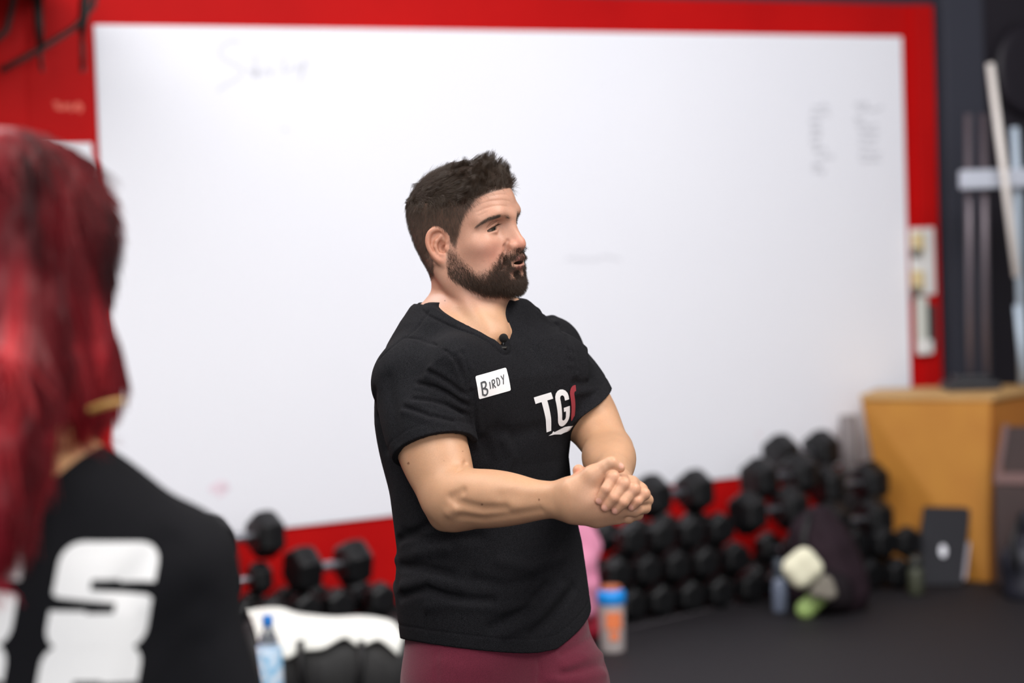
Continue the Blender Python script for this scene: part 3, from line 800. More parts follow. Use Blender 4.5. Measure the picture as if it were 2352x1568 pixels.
rod('strap', [P(2345, 1180, nbd-.05), P(2325, 1240, nbd-.11), P(2335, 1310, nbd-.12)], .012, nb_, M_BAG)
# ------------------------------------------------------------------ the speaking man
TH = math.radians(42.0)
bR = np.array([-math.cos(TH), -math.sin(TH), 0]); bF = np.array([math.sin(TH), -math.cos(TH), 0]); bZ = np.array([0, 0, 1.0])
O_CH = P(1097, 860, 4.28)
S_R, E_R, W_R = P(943, 880, 4.17), P(1042, 1150, 4.06), P(1312, 1147, 3.93)
S_L, E_L, W_L = P(1263, 811, 4.46), P(1400, 1036, 4.255), P(1412, 1118, 4.0)
N_R, N_L = P(1016, 774, 4.23), P(1172, 760, 4.35)
# head frame: his right, forward, up
yh, ph, th = math.radians(61), math.radians(2.0), math.radians(4.0)
hF = np.array([math.sin(yh), -math.cos(yh), 0]); hR = np.array([-math.cos(yh), -math.sin(yh), 0])
hF = hF*math.cos(ph)+bZ*math.sin(ph); hU = np.cross(hR, hF)
hR, hU = hR*math.cos(th)-hU*math.sin(th), hU*math.cos(th)+hR*math.sin(th)
O_H = P(1069, 558, 4.25)
def HL(p): return O_H+np.asarray(p, float)@np.array([hR, hF, hU])
def to_head(V): return (V-O_H)@np.array([hR, hF, hU]).T

# torso outline: height from the chest, drift in world x, half width, depth front, depth back
PROF = np.array([
    [-.80, .026, .160, .120, .125], [-.62, .026, .188, .135, .140], [-.52, .022, .187, .134, .140], [-.455, .020, .185, .132, .136],
    [-.37, .012, .187, .128, .130], [-.31, .012, .179, .124, .122], [-.246, .003, .174, .124, .122], [-.154, -.006, .174, .130, .120],
    [-.077, -.004, .184, .138, .126], [.0, .003, .188, .132, .124], [.06, .002, .168, .112, .112], [.10, -.002, .140, .090, .100],
    [.125, -.005, .114, .076, .090], [.14, -.006, .088, .064, .078], [.16, -.008, .05, .05, .05]])
def torso(s, shrink=0.0, zlo=-.52, zhi=.17):
    pr = PROF.astype(f4)
    def fn(p):
        q = p-O_CH.astype(f4); z = q[..., 2]
        c = [np.interp(z, pr[:, 0], pr[:, i]).astype(f4) for i in range(1, 5)]
        x = (q[..., 0]-c[0])*f4(bR[0])+q[..., 1]*f4(bR[1]); y = (q[..., 0]-c[0])*f4(bF[0])+q[..., 1]*f4(bF[1])
        a = c[1]-f4(shrink); b = np.where(y > 0, c[2], c[3])-f4(shrink)
        u = np.abs(x/a); v = np.abs(y/b)
        k0 = (u**2.35+v**2.35+1e-6)**f4(1/2.35)
        k1 = np.sqrt((u/a)**2+(v/b)**2)+1e-3
        d = k0*(k0-1)/k1
        return np.maximum(np.maximum(d, z-f4(zhi)), f4(zlo)-z)
    s.push('u', .02, fn, O_CH+[-.24, -.24, zlo], O_CH+[.24, .24, zhi])
def BL(x, y, z): return O_CH+x*bR+y*bF+z*bZ
def upper(s, g=0.0):
    """chest, back and shoulder masses shared by the body (g<0) and the shirt (g>=0)"""
    for sx in (1, -1):
        s.ell(BL(sx*.090, .092, -.015), (.101+g, .05+g, .078+g), .04, ax=[bR+sx*bF*-.25, bF, bZ])
        s.ell(BL(sx*.095, -.058, -.06), (.070+g, .050+g, .13+g), .04, ax=[bR, bF, bZ])
    for S, N_, sx, rs in ((S_R, N_R, 1, 1), (S_L, N_L, -1, .9)):
        s.cone(N_, S+bZ*.01, .038+g, .049*rs+g, .035)
        s.ell(S+bR*sx*.002-bZ*.005, (.056*rs+g, .060*rs+g, .072*rs+g), .03, ax=[bR, bF, bZ])

body = Sculpt()
# --- skull and face, in the head's own frame (x his right, y forward, z up)
body.frame(O_H, hR, hF, hU)
body.ell((0, -.004, .050), (.0765, .097, .083), .01)
body.ell((0, .042, .062), (.060, .050, .050), .03)
body.ell((0, .038, -.005), (.061, .054, .072), .03)
body.ell((0, -.030, .0), (.064, .050, .055), .03)
for x in (1, -1):
    body.chain([(x*.058, .006, -.02), (x*.056, .012, -.056), (x*.040, .050, -.067), (x*.016, .078, -.074)], [.014, .016, .016, .015], .03)
    body.ell((x*.050, .057, -.002), (.020, .022, .016), .025)
    body.ell((x*.047, .045, -.035), (.016, .028, .03), .03)
body.ell((0, .045, -.055), (.045, .042, .038), .03)
body.ell((0, .082, -.074), (.022, .016, .017), .02)
body.ell((0, .074, -.033), (.033, .031, .029), .022)
body.chain([(-.050, .064, .040), (-.030, .083, .044), (0, .0885, .040), (.030, .083, .044), (.050, .064, .040)], [.009, .010, .009, .010, .009], .018)
for x in (1, -1):
    body.ell((x*.0325, .096, .0250), (.0205, .0180, .0130), .018, 's')
# nose
body.cone((0, .083, .022), (0, .091, -.010), .0125, .0165, .016)
body.cone((0, .0865, .034), (0, .1075, -.002), .0066, .0084, .010)
body.ell((0, .1080, -.0090), (.0098, .0108, .0090), .008)
for x in (1, -1):
    body.ell((x*.0138, .0975, -.0100), (.0080, .0115, .0082), .006)
body.cone((0, .1105, -.0125), (0, .0985, -.0170), .0052, .006, .005)
for x in (1, -1):
    body.ell((x*.0066, .1040, -.0172), (.0040, .0070, .0042), .003, 's')
    body.chain([(x*.0195, .0965, -.001), (x*.0242, .0915, -.0095), (x*.0222, .0910, -.0165)], .0016, .006, 's')
    body.chain([(x*.024, .096, -.014), (x*.031, .090, -.030), (x*.034, .084, -.045)], .0022, .010, 's')
# eyelids round each eyeball
EYES = [np.array([.0325, .0692, .0255]), np.array([-.0325, .0692, .0255])]
for c in EYES:
    sx = np.sign(c[0])
    ep = lambda dx, dy, dz: c+np.array([sx*dx, dy, dz-.24*dx])
    body.ell(c, (.0148, .0140, .0133), .006)
    body.chain([ep(-.0125, .0080, .0030), ep(-.002, .0128, .0072), ep(.007, .0108, .0066), ep(.0150, .0050, .0022)], [.0022, .0027, .0027, .0022], .003)
    body.chain([ep(-.006, .0135, .0100), ep(.001, .0140, .0112), ep(.008, .0115, .0105), ep(.0175, .0050, .0055)], .0008, .004, 's')
    body.chain([ep(-.0105, .0088, -.0050), ep(0, .0116, -.0072), ep(.0120, .0068, -.0052)], .0019, .005)
    body.ell(ep(.0030, .0118, -.0008), (.0182, .0085, .0036), .0015, 's', ax=[(1, -sx*.62, -sx*.24), (sx*.62, 1, 0), (sx*.24, 0, 1)])
# lips, a little open
UL = [(-.0255, .0875, -.0385), (-.0130, .1015, -.0335), (-.0045, .1070, -.0313), (0, .1072, -.0320), (.0045, .1070, -.0313), (.0130, .1015, -.0335), (.0255, .0875, -.0385)]
LL = [(-.0235, .0885, -.0405), (-.0110, .1000, -.0468), (0, .1035, -.0485), (.0110, .1000, -.0468), (.0235, .0885, -.0405)]
body.chain(UL, [.0026, .0042, .0050, .0048, .0050, .0042, .0026], .005)
body.chain(LL, [.0026, .0052, .0062, .0052, .0026], .005)
body.ell((0, .099, -.0398), (.0165, .020, .0036), .002, 's')
body.chain([(-.0245, .0905, -.0400), (-.016, .099, -.0398), (0, .105, -.0398), (.016, .099, -.0398), (.0245, .0905, -.0400)], [.0011, .0024, .0030, .0024, .0011], .0015, 's')
body.chain([(-.026, .090, -.0395), (-.018, .0985, -.0395)], .001, .002, 's'); body.chain([(.026, .090, -.0395), (.018, .0985, -.0395)], .001, .002, 's')
body.ell((0, .104, -.0590), (.020, .010, .006), .012, 's')
# ears
ear = Sculpt()
for x in (1, -1):
    eo = np.array([x*.0705, -.004, -.001])
    eu = nrm((x*.42, -1, .0)); ev = nrm((x*.08, -.52, 1)); ev = nrm(ev-eu*(ev@eu)); en = np.cross(eu, ev)*-1
    if en[0]*x < 0: en = -en
    for tgt in (body, ear):
        tgt.frame(O_H, hR, hF, hU)
        def EP(u, v, n=0): return eo+eu*u+ev*v+en*n
        tgt.ell(EP(.008, .004, .001), (.0195, .0275, .0042), .004, ax=[eu, ev, en])
        hx = [(-.007, .006), (-.0105, .016), (-.006, .0265), (.004, .0325), (.015, .0315), (.0225, .0245), (.0255, .013), (.0235, .000), (.0170, -.0120), (.008, -.0215)]
        hs_ = smooth_line(hx, 40); tgt.chain([EP(q_[0], q_[1], .0045) for q_ in hs_], list(np.interp(np.linspace(0, 1, len(hs_)), [0, .2, .6, .9, 1], [.003, .0038, .0038, .0036, .0042])), .003)
        tgt.ell(EP(.000, -.0225, .003), (.0078, .0085, .0046), .006, ax=[eu, ev, en])
        tgt.ell(EP(.0035, .000, .0075), (.0095, .0140, .0085), .0025, 's', ax=[eu, ev, en]); tgt.ell(EP(-.001, -.002, .000), (.0055, .0065, .009), .003, 's', ax=[eu, ev, en])
        tgt.chain([EP(.004, .0255, .0065), EP(.0150, .018, .0065), EP(.0185, .008, .0065), EP(.015, -.004, .0065)], .0026, .002, 's')
        tgt.chain([EP(.003, .0190, .0045), EP(.0105, .0120, .0050), EP(.0130, .003, .0050), EP(.0100, -.008, .0048)], .0031, .003)
        tgt.ell(EP(-.0065, -.002, .005), (.0042, .0062, .004), .003, ax=[eu, ev, en])
        tgt.ell(EP(.004, -.0125, .005), (.005, .0038, .0036), .003, ax=[eu, ev, en])
body.frame()
# --- neck and trunk
NB = P(1072, 715, 4.285)
body.cone(HL((0, -.006, -.035)), NB, .0555, .066, .03)
NOTCH = P(1136, 772, 4.175)
for x in (1, -1):
    body.cone(HL((x*.056, -.022, -.03)), NOTCH+bR*x*.012, .014, .010, .025)
    body.cone(NOTCH+bR*x*.015-bF*.005, BL(x*.12, .04, .075), .010, .010, .02)
body.cone(HL((0, .026, -.090)), NOTCH+bZ*.010-bF*.034, .034, .036, .03)
torso(body, .012, -.60, .17)
upper(body, -.010)
# --- arms
def arm(S, E, W, back, q=1.0, kf=.02):
    ax = nrm(E-S); fx = nrm(W-E); front = nrm(fx-ax*(fx@ax)); side = np.cross(ax, front)
    body.cone(S, E, .058*q, .046*q, .02)
    L = np.linalg.norm(E-S)
    body.ell(S+ax*L*.54+front*.012, (.041*q, .046*q, .088), .02, ax=[front, side, ax])
    body.ell(S+ax*L*.52-front*.018, (.043*q, .050*q, .110), .03, ax=[front, side, ax])
    body.ell(E-fx*.020+ax*.026, (.017, .018, .024), .016, ax=[front, side, ax])
    f2 = nrm(ax-fx*(ax@fx)); LF = np.linalg.norm(W-E)
    body.cone(E, W, .0415, .0285, kf)
    body.ell(E+fx*LF*.26+f2*.001, (.105, .0385, .045), min(.03, kf*1.5), ax=[fx, f2, side])
    body.ell(E+fx*LF*.22-f2*.014+side*back*.012, (.095, .032, .032), min(.025, kf*1.5), ax=[fx, f2, side])
    return ax, fx, front, side, f2
aR = arm(S_R, E_R, W_R, 1)
aL = arm(S_L, E_L, W_L, 1, .90, .007)
body.cone(P(1013, 1196, 4.065), P(1052, 1168, 4.06), .012, .032, .018)
# forearm tendons and elbow folds on the near arm
def BG(pts, rad, dep): body.groove([body.hit(*q, 3.6, 4.4, 400) for q in pts], rad, dep)
BG([(1036, 1142), (1052, 1134), (1062, 1128)], .007, .0042)
BG([(1050, 1152), (1075, 1160), (1110, 1168), (1160, 1168)], .008, .0048)
BG([(1032, 1178), (1045, 1172)], .010, -.004)
BG([(1058, 1186), (1110, 1192), (1180, 1182), (1240, 1172)], .008, .0030)
BG([(1070, 1062), (1064, 1074), (1054, 1080)], .004, .0035)
BG([(1150, 1140), (1230, 1145), (1290, 1150)], .012, .0022)
# --- clasped hands: near (right) hand
H0 = 3.90
def hp(px, py, dz=0.0): return P(px, py, H0+dz)
hx = nrm(hp(1440, 1150)-W_R); hn = -fw; hv = np.cross(hn, hx)
body.chain([W_R, hp(1345, 1145, .012), hp(1400, 1150, .012)], [.0285, .026, .022], .02, flat=(hv, 1.25))
body.chain([hp(1318, 1135, .015), hp(1360, 1118, .010), hp(1412, 1108, .008)], [.026, .021, .0150], .012)      # index side of the palm
body.chain([hp(1322, 1150, .015), hp(1365, 1148, .006), hp(1418, 1142, .000)], [.026, .020, .0140], .012)
body.chain([hp(1322, 1160, .018), hp(1370, 1170, .010), hp(1420, 1170, .006)], [.025, .019, .0135], .012)
body.chain([hp(1322, 1168, .022), hp(1372, 1184, .020), hp(1418, 1187, .020)], [.021, .0165, .0125], .012)
# thumb, lying over the other hand
body.chain([hp(1325, 1125, .008), hp(1362, 1092, -.002), hp(1388, 1073, -.006)], [.020, .0150, .0118], .012)
body.chain([hp(1388, 1073, -.006), hp(1404, 1064, -.008), hp(1424, 1074, -.006)], [.0112, .0108, .0082], .004)
# its fingers, running under and closing round the other hand
for pts, r in (([(1412, 1108, .008), (1450, 1118, .020), (1474, 1128, .045), (1462, 1130, .068)], (.0105, .0098, .009, .0080)),
               ([(1418, 1142, .000), (1462, 1146, .010), (1487, 1148, .036), (1470, 1146, .062)], (.0108, .0100, .0092, .0080)),
               ([(1420, 1170, .006), (1458, 1172, .010), (1482, 1166, .034), (1466, 1160, .060)], (.0105, .0098, .0088, .0078)),
               ([(1418, 1187, .020), (1444, 1189, .024), (1466, 1182, .040), (1456, 1176, .058)], (.0092, .0086, .0078, .0070))):
    body.chain([hp(*p) for p in pts], r, .004)
# far (left) hand: palm behind, fingers wrapped over the near hand's back
body.chain([W_L, hp(1410, 1128, .050), hp(1408, 1135, .040)], [.028, .024, .022], .02)
body.chain([W_L+bZ*.0, hp(1395, 1112, .050), hp(1402, 1098, .030)], [.024, .018, .0125], .012)
body.chain([W_L, hp(1420, 1116, .050), hp(1428, 1104, .026)], [.024, .018, .0125], .012)
body.chain([W_L, hp(1436, 1125, .050), hp(1452, 1113, .026)], [.024, .017, .0120], .012)
body.chain([W_L, hp(1448, 1135, .052), hp(1473, 1127, .028)], [.022, .016, .0112], .012)
FING = [([(1402, 1098, .026), (1408, 1097, -.0140), (1392, 1124, -.0270), (1377, 1149, -.0235)], (.0112, .0108, .0092, .0076)),
        ([(1428, 1100, .022), (1432, 1112, -.0170), (1410, 1143, -.0290), (1391, 1165, -.0240)], (.0116, .0110, .0094, .0078)),
        ([(1452, 1108, .022), (1455, 1124, -.0150), (1432, 1153, -.0270), (1414, 1172, -.0220)], (.0112, .0106, .0090, .0074)),
        ([(1473, 1125, .026), (1479, 1134, -.0080), (1464, 1151, -.0180), (1451, 1165, -.0160)], (.0100, .0094, .0080, .0066))]
for pts, r in FING:
    q = [hp(*p) for p in pts]
    body.cone(q[0], q[1], r[0], r[1], .003); body.cone(q[1], q[2], r[1]*.96, r[2], .0025); body.cone(q[2], q[3], r[2], r[3], .002)
    body.ell(q[1]-fw*.002, (r[1]*1.05,)*3, .004)
# far thumb tip showing above the near hand's web
body.chain([hp(1362, 1112, .040), hp(1340, 1090, .030), hp(1329, 1080, .022)], [.013, .0112, .0098], .004)
# nails
NAILS = []
for pts, r in FING:
    q = [hp(*p) for p in pts]; t = nrm(q[3]-q[2]); NAILS.append(q[3]+t*r[3]*.35-fw*r[3]*.75+UP*.002)
NAILS.append(hp(1426, 1069, -.011))
for pts, dep in (([(1086, 478), (1102, 469), (1122, 462), (1150, 459), (1171, 462)], .0007), ([(1096, 487), (1112, 479), (1130, 474), (1150, 472), (1164, 474)], .0007), ([(1126, 450), (1148, 446), (1164, 447)], .0005), ([(1100, 496), (1118, 487)], .0005)):
    BG(pts, .0016, dep)
    BG([(x_, y_-4) for x_, y_ in pts], .0022, -dep*.3)
V, Q = body.surface(.0014, 2)
NV = normals_of(V, Q)
print('body', len(V), len(Q))

# ---------------- skin colouring
hp_ = to_head(V)
inhead = (hp_[:, 2] > -.13) & (np.abs(hp_[:, 0]) < .11) & (np.abs(hp_[:, 1]) < .14)
sm = lambda x, a, b: np.clip((x-a)/(b-a), 0, 1)**2*(3-2*np.clip((x-a)/(b-a), 0, 1))
earD = np.full(len(V), 1.0); earD[inhead] = ear.eval(V[inhead])
isear = earD < .0012
def hair_mask(p):
    x, y, z = p[:, 0], p[:, 1], p[:, 2]
    zz = [-.09, -.02, .013, .037, .060, .078, .086, .092, .2]; yy = [.004, .016, .026, .036, .049, .064, .080, .100, .2]
    front = np.interp(z, zz, yy)
    a = sm(front-y, -.004, .004)
    low = np.interp(y, [-.10, -.06, -.03, -.016, .0, .01, .03], [-.062, -.058, -.045, -.010, .030, .010, -.02])
    return a*sm(z-low, -.006, .006)
def beard_mask(p):
    x, y, z = np.abs(p[:, 0]), p[:, 1], p[:, 2]
    top = np.interp(y, [-.01, .006, .02, .034, .048, .062, .074, .084, .092, .12], [.010, .010, -.004, -.026, -.042, -.050, -.046, -.031, -.0195, -.0175])
    bot = np.interp(y, [-.01, .0, .02, .04, .06, .10], [-.02, -.043, -.062, -.076, -.090, -.100])
    back = np.interp(z, [-.09, -.06, -.03, .01, .05], [.012, .004, .0035, .006, .008])
    a = sm(top-z, -.012, .016)**1.5*sm(z-bot, -.004, .008)*sm(y-back, -.002, .004)
    lip = np.minimum.reduce([np.linalg.norm(p-(np.array(u)*(1-t)+np.array(v)*t), axis=1)+.0036*(abs(u[0]*(1-t)+v[0]*t)/.0255)**2 for Lp in (UL, LL) for u, v in zip(Lp, Lp[1:]) for t in (0, .25, .5, .75, 1)])
    a = a*sm(lip, .0054, .0080)
    a = a*(1-.97*np.exp(-(((x-.0165)/.0105)**4+((z+.0575)/.0085)**4)))
    inner = (y > .10) & (z > -.045) & (z < -.034)
    return np.where(inner, 0, a)
hm = np.where(inhead & ~isear, hair_mask(hp_), 0); bm_ = np.where(inhead & ~isear, beard_mask(hp_), 0)
C = np.tile(np.array([.520, .292, .176]), (len(V), 1))
def mixc(w, col): global C; C = C*(1-w[:, None])+np.array(col)*w[:, None]
face = np.where(inhead, sm(hp_[:, 2], -.125, -.09), 0)
mixc(face*.8, (.545, .290, .215))
g = lambda c, r: np.exp(-(((hp_-np.array(c))/np.array(r))**2).sum(1))*inhead
for x in (1, -1):
    mixc(g((x*.045, .07, -.015), (.026, .03, .020))*.6, (.56, .215, .165))
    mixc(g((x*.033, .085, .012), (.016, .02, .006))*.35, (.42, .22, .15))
    mixc(g((x*.030, .083, .034), (.022, .02, .008))*.38, (.40, .19, .12))  # shade between brow and upper lid, painted into the skin colour
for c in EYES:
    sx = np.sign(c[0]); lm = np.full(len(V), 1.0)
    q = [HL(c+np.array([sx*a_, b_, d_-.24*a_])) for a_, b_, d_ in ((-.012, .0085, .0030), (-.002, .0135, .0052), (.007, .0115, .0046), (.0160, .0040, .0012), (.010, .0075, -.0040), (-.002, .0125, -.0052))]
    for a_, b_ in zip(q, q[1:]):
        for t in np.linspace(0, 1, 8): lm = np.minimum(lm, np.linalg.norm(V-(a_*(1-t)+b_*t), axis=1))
    mixc(np.exp(-(lm/.0018)**2)*.55, (.16, .075, .055))  # lash line, with the upper lid's shadow painted in along the margin
mixc(g((0, .108, -.008), (.018, .016, .014))*.6, (.56, .18, .13))
mixc(isear*.45, (.60, .24, .15))
lipd = np.full(len(V), 1.0)
lipd[inhead] = np.minimum.reduce([np.linalg.norm(hp_[inhead]-np.array(a)*(1-t)-np.array(b)*t, axis=1)-.0060+.0034*(abs(a[0]*(1-t)+b[0]*t)/.0255)**2 for Lp in (UL, LL) for a, b in zip(Lp, Lp[1:]) for t in (0, .33, .66, 1)])
mixc((1-sm(lipd, .0, .0016))*.9, (.52, .190, .160))
mouth = inhead & (np.abs(hp_[:, 0]) < .019) & (np.abs(hp_[:, 2]+.040) < .0045) & (hp_[:, 1] < .1025) & (hp_[:, 1] > .07)
mixc(mouth*.9, (.05, .015, .012))
mixc(hm*.80, (.060, .036, .026)); mixc(bm_*.62, (.10, .045, .03))
hand = np.exp(-(np.linalg.norm(V-hp(1410, 1140), axis=1)/.075)**4)
mixc(hand*.45, (.60, .325, .225))
for pts, r in FING:
    for j, s_ in ((1, .011), (2, .008)):
        mixc(np.exp(-(np.linalg.norm(V-hp(*pts[j])+fw*.008, axis=1)/s_)**2)*.35, (.58, .25, .16))
    mixc(np.exp(-(np.linalg.norm(V-hp(*pts[3]), axis=1)/.010)**2)*.4, (.60, .23, .16))
mixc(np.exp(-(np.linalg.norm(V-hp(1329, 1080, .012), axis=1)/.010)**2)*.6, (.66, .22, .14))
for q in NAILS: mixc((np.linalg.norm(V-q, axis=1) < .0052)*.65, (.70, .36, .30))
for px, py, d, r in ((938, 1064, 4.0, .0022), (1107, 1158, 4.0, .0018), (1238, 1147, 3.92, .0017), (1020, 1058, 4.0, .0010), (1022, 690, 4.2, .0012), (1012, 672, 4.2, .001), (1063, 1036, 4.0, .0009)):
    ray = nrm(P(px, py, 1)-CAM); w_ = V-CAM; tt = w_@ray
    dd = np.linalg.norm(w_-tt[:, None]*ray, axis=1)
    near = (dd < .01); t0 = tt[near].min()
    mixc(((dd < r) & (tt < t0+.02))*.75, (.17, .07, .04))
freck = vnoise(V, 700, 3)
mixc((freck > 1.15)*.18, (.36, .16, .09))

man = empty('person', (O_CH[0]+.02, O_CH[1], 0))
tag(man, 'bearded man in black V-neck t-shirt talking with clasped hands before the whiteboard', 'person')
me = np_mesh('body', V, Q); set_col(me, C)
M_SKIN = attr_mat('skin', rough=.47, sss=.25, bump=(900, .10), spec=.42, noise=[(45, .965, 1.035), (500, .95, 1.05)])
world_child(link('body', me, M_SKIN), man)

# ---------------- eyes
M_EYE = bpy.data.materials.new('eye'); M_EYE.use_nodes = True
def eye_mat():
    nt = M_EYE.node_tree; b = nt.nodes['Principled BSDF']; b.inputs['Roughness'].default_value = .08
    tc = nt.nodes.new('ShaderNodeTexCoord'); sx = nt.nodes.new('ShaderNodeSeparateXYZ')
    r = nt.nodes.new('ShaderNodeValToRGB'); mr = nt.nodes.new('ShaderNodeMapRange')
    mr.inputs['From Min'].default_value = .006; mr.inputs['From Max'].default_value = .0125
    nt.links.new(tc.outputs['Object'], sx.inputs[0]); nt.links.new(sx.outputs['Y'], mr.inputs['Value']); nt.links.new(mr.outputs['Result'], r.inputs['Fac'])
    e = r.color_ramp.elements
    e[0].position = 0; e[0].color = (.20, .165, .145, 1); e[1].position = .70; e[1].color = (.18, .15, .13, 1)
    for p_, c_ in ((.745, (.02, .022, .02, 1)), (.80, (.055, .06, .045, 1)), (.93, (.05, .05, .035, 1)), (.95, (.004, .004, .004, 1))):
        n = e.new(p_); n.color = c_
    nt.links.new(r.outputs['Color'], b.inputs['Base Color'])
eye_mat()
look = nrm(hF*1.0+hR*.22-hU*.16)
for c in EYES:
    b2 = bmesh.new(); bmesh.ops.create_uvsphere(b2, u_segments=32, v_segments=20, radius=.0124)
    e = link('eye', bm_mesh('eye', b2, True), M_EYE)
    z_ = nrm(hU-look*(hU@look)); x_ = np.cross(look, z_)
    mm = Matrix.Identity(4)
    for i in range(3): mm[i][0], mm[i][1], mm[i][2], mm[i][3] = x_[i], look[i], z_[i], HL(c)[i]
    e.parent = man; e.matrix_parent_inverse = Matrix.Translation(man.location).inverted(); e.matrix_basis = mm

# ---------------- hair
rng = np.random.RandomState(11)
M_HAIR = mat('brown_hair', (.048, .030, .020, 1), .36, spec=.5)
M_BEARD = mat('dark_beard', (.040, .021, .013, 1), .5, spec=.35)
def strands(name, roots, paths, r0, r1, material, parent):
    """paths (n, k, 3) world points"""
    n, k = paths.shape[:2]
    cu = bpy.data.hair_curves.new(name); cu.add_curves([k]*n)
    cu.attributes['position'].data.foreach_set('vector', paths.astype(np.float32).ravel())
    ra = cu.attributes.get('radius') or cu.attributes.new('radius', 'FLOAT', 'POINT')
    ra.data.foreach_set('value', np.tile(np.linspace(r0, r1, k), n).astype(np.float32))
    o = bpy.data.objects.new(name, cu); COL.objects.link(o); cu.materials.append(material)
    o['kind'] = 'stuff'
    o.parent = parent
    if parent is man: o.matrix_parent_inverse = Matrix.Translation(man.location).inverted()
    return o
hi = np.where(inhead)[0]
def pick(w, n):
    p = w/w.sum(); return rng.choice(hi, n, p=p)
A3 = np.array([hR, hF, hU])
hl = hp_[hi]; hN = NV[hi]@A3.T
tri_w = 1.0
# short sides and back
topness = sm(hl[:, 2], .070, .098)*np.where(hl[:, 1] > -.085, 1, .6)
def grow(idx, length, dirs, k, curl, lift=0.0):
    """idx vertex ids; dirs (n,3) head-frame comb direction; path leaves along the normal and bends to the comb direction"""
    r = V[idx]; n = NV[idx]; d = dirs@A3
    pts = [r-n*.001]; cur = r-n*.001
    for j in range(1, k):
        t = j/(k-1)
        w = np.clip(curl*t+lift, 0, 1)[:, None] if hasattr(curl, '__len__') else min(1, curl*t+lift)
        v = n*(1-w)+d*w
        v = v/np.linalg.norm(v, axis=1)[:, None]
        cur = cur+v*(length/(k-1))[:, None]
        pts.append(cur)
    return np.stack(pts, 1)
loc = lambda idx: hp_[idx]
ii = pick(hm[hi]*(1-topness*.5)+1e-9, 26000)
L = loc(ii)
short = np.interp(L[:, 2], [-.06, -.01, .03, .06, .08, .11], [.0035, .005, .007, .011, .017, .022])*rng.uniform(.7, 1.2, len(ii))
dirs = np.stack([0*L[:, 0], .25*sm(L[:, 1], -.02, .06)-.35*sm(-L[:, 1], .02, .09), -1+0*L[:, 0]], 1)
dirs[:, 1] += (.9-1.0*sm(L[:, 1], .05, .075))*sm(L[:, 2], .065, .095); dirs[:, 2] += 1.25*sm(L[:, 2], .065, .095)
dirs += rng.normal(0, .16, dirs.shape)
P1 = grow(ii, short, dirs, 4, 1.3)
hair = None
# hair mass under the strands: a close cap on the crown
cap = Sculpt(); cap.frame(O_H, hR, hF, hU)
cap.ell((0, -.005, .052), (.0775, .0975, .0855), .01)
cap.ell((0, .036, .102), (.055, .046, .032), .02)
cap.ell((0, .060, .106), (.040, .020, .022), .015)
cap.ell((0, .107, .030), (.09, .030, .060), .006, 's')
cap.ell((.0, .00, -.035), (.14, .16, .128), .010, 's')
for x in (1, -1): cap.ell((x*.075, .080, .066), (.032, .036, .030), .006, 's')
CV, CQ = cap.surface(.0025, 2)
M_CAP = mat('dark_brown_hair_mass', (.022, .013, .009, 1), .85, spec=.15)
hair = link('hair', np_mesh('hair', CV, CQ), M_CAP); world_child(hair, man)
M_FADE = mat('faded_brown_hair', (.080, .056, .043, 1), .5, spec=.35)
strands('short_strands', None, P1, .00010, .00005, M_FADE, hair)
# long textured top: combed forward in wavy clumps, rising into a quiff at the front
it = pick(hm[hi]*(.12+.88*sm(hl[:, 2], .062, .088))*sm(hl[:, 2], .040, .075)+1e-9, 26000)
L = loc(it)
nc = 420
cid = rng.choice(len(it), nc, replace=False)
Lc = L[cid]
d2 = ((L[:, None, :]-Lc[None])**2).sum(-1); own = d2.argmin(1)
cdir = np.stack([rng.normal(0, .40, nc), 1.0+rng.normal(0, .30, nc), .22+rng.normal(0, .28, nc)], 1)
fr = sm(Lc[:, 1], .030, .070)[:, None]; topc = sm(Lc[:, 2], .050, .075)[:, None]
cdir = cdir*(1-fr*topc)+np.stack([rng.normal(0, .28, nc), -.05+rng.normal(0, .25, nc), 1.0+rng.normal(0, .15, nc)], 1)*fr*topc
side = sm(np.abs(Lc[:, 0]), .035, .058)[:, None]
side = side*(1-fr)
cdir = cdir*(1-side*.8)+np.stack([np.sign(Lc[:, 0])*.15, .95+rng.normal(0, .2, nc), .05+rng.normal(0, .28, nc)], 1)*side*.8
bk = sm(-Lc[:, 1], .02, .07)[:, None]
cdir = cdir*(1-bk)+np.stack([rng.normal(0, .4, nc), -.15+rng.normal(0, .35, nc), -.6+rng.normal(0, .3, nc)], 1)*bk
dirs = cdir[own]+rng.normal(0, .13, (len(it), 3))
dirs /= np.linalg.norm(dirs, axis=1)[:, None]
ln = np.interp(L[:, 1], [-.09, -.04, .0, .04, .065, .09], [.016, .022, .031, .040, .040, .022])*np.interp(np.abs(L[:, 0]), [0, .04, .062], [1, .95, .72])*np.interp(L[:, 2], [.045, .085], [.40, 1])*rng.uniform(.7, 1.12, len(it))
PT = grow(it, ln, dirs, 8, np.full(len(it), 1.9), .12+.45*sm(L[:, 1], .055, .085))
wv = rng.uniform(0, 6.28, nc)[own]; wx = (rng.normal(0, 1, (nc, 3))*.0022)[own]
tt_ = np.linspace(0, 1, 8)
PT = PT+np.sin(wv[:, None]+tt_[None]*5.0)[..., None]*tt_[None, :, None]*wx[:, None, :]
w = tt_[None, :, None]**1.3*.62
PT = PT*(1-w)+(PT[cid][own]+(PT[:, :1]-PT[cid][own][:, :1])*.30)*w
strands('long_strands', None, PT, .00015, .00005, M_HAIR, hair)
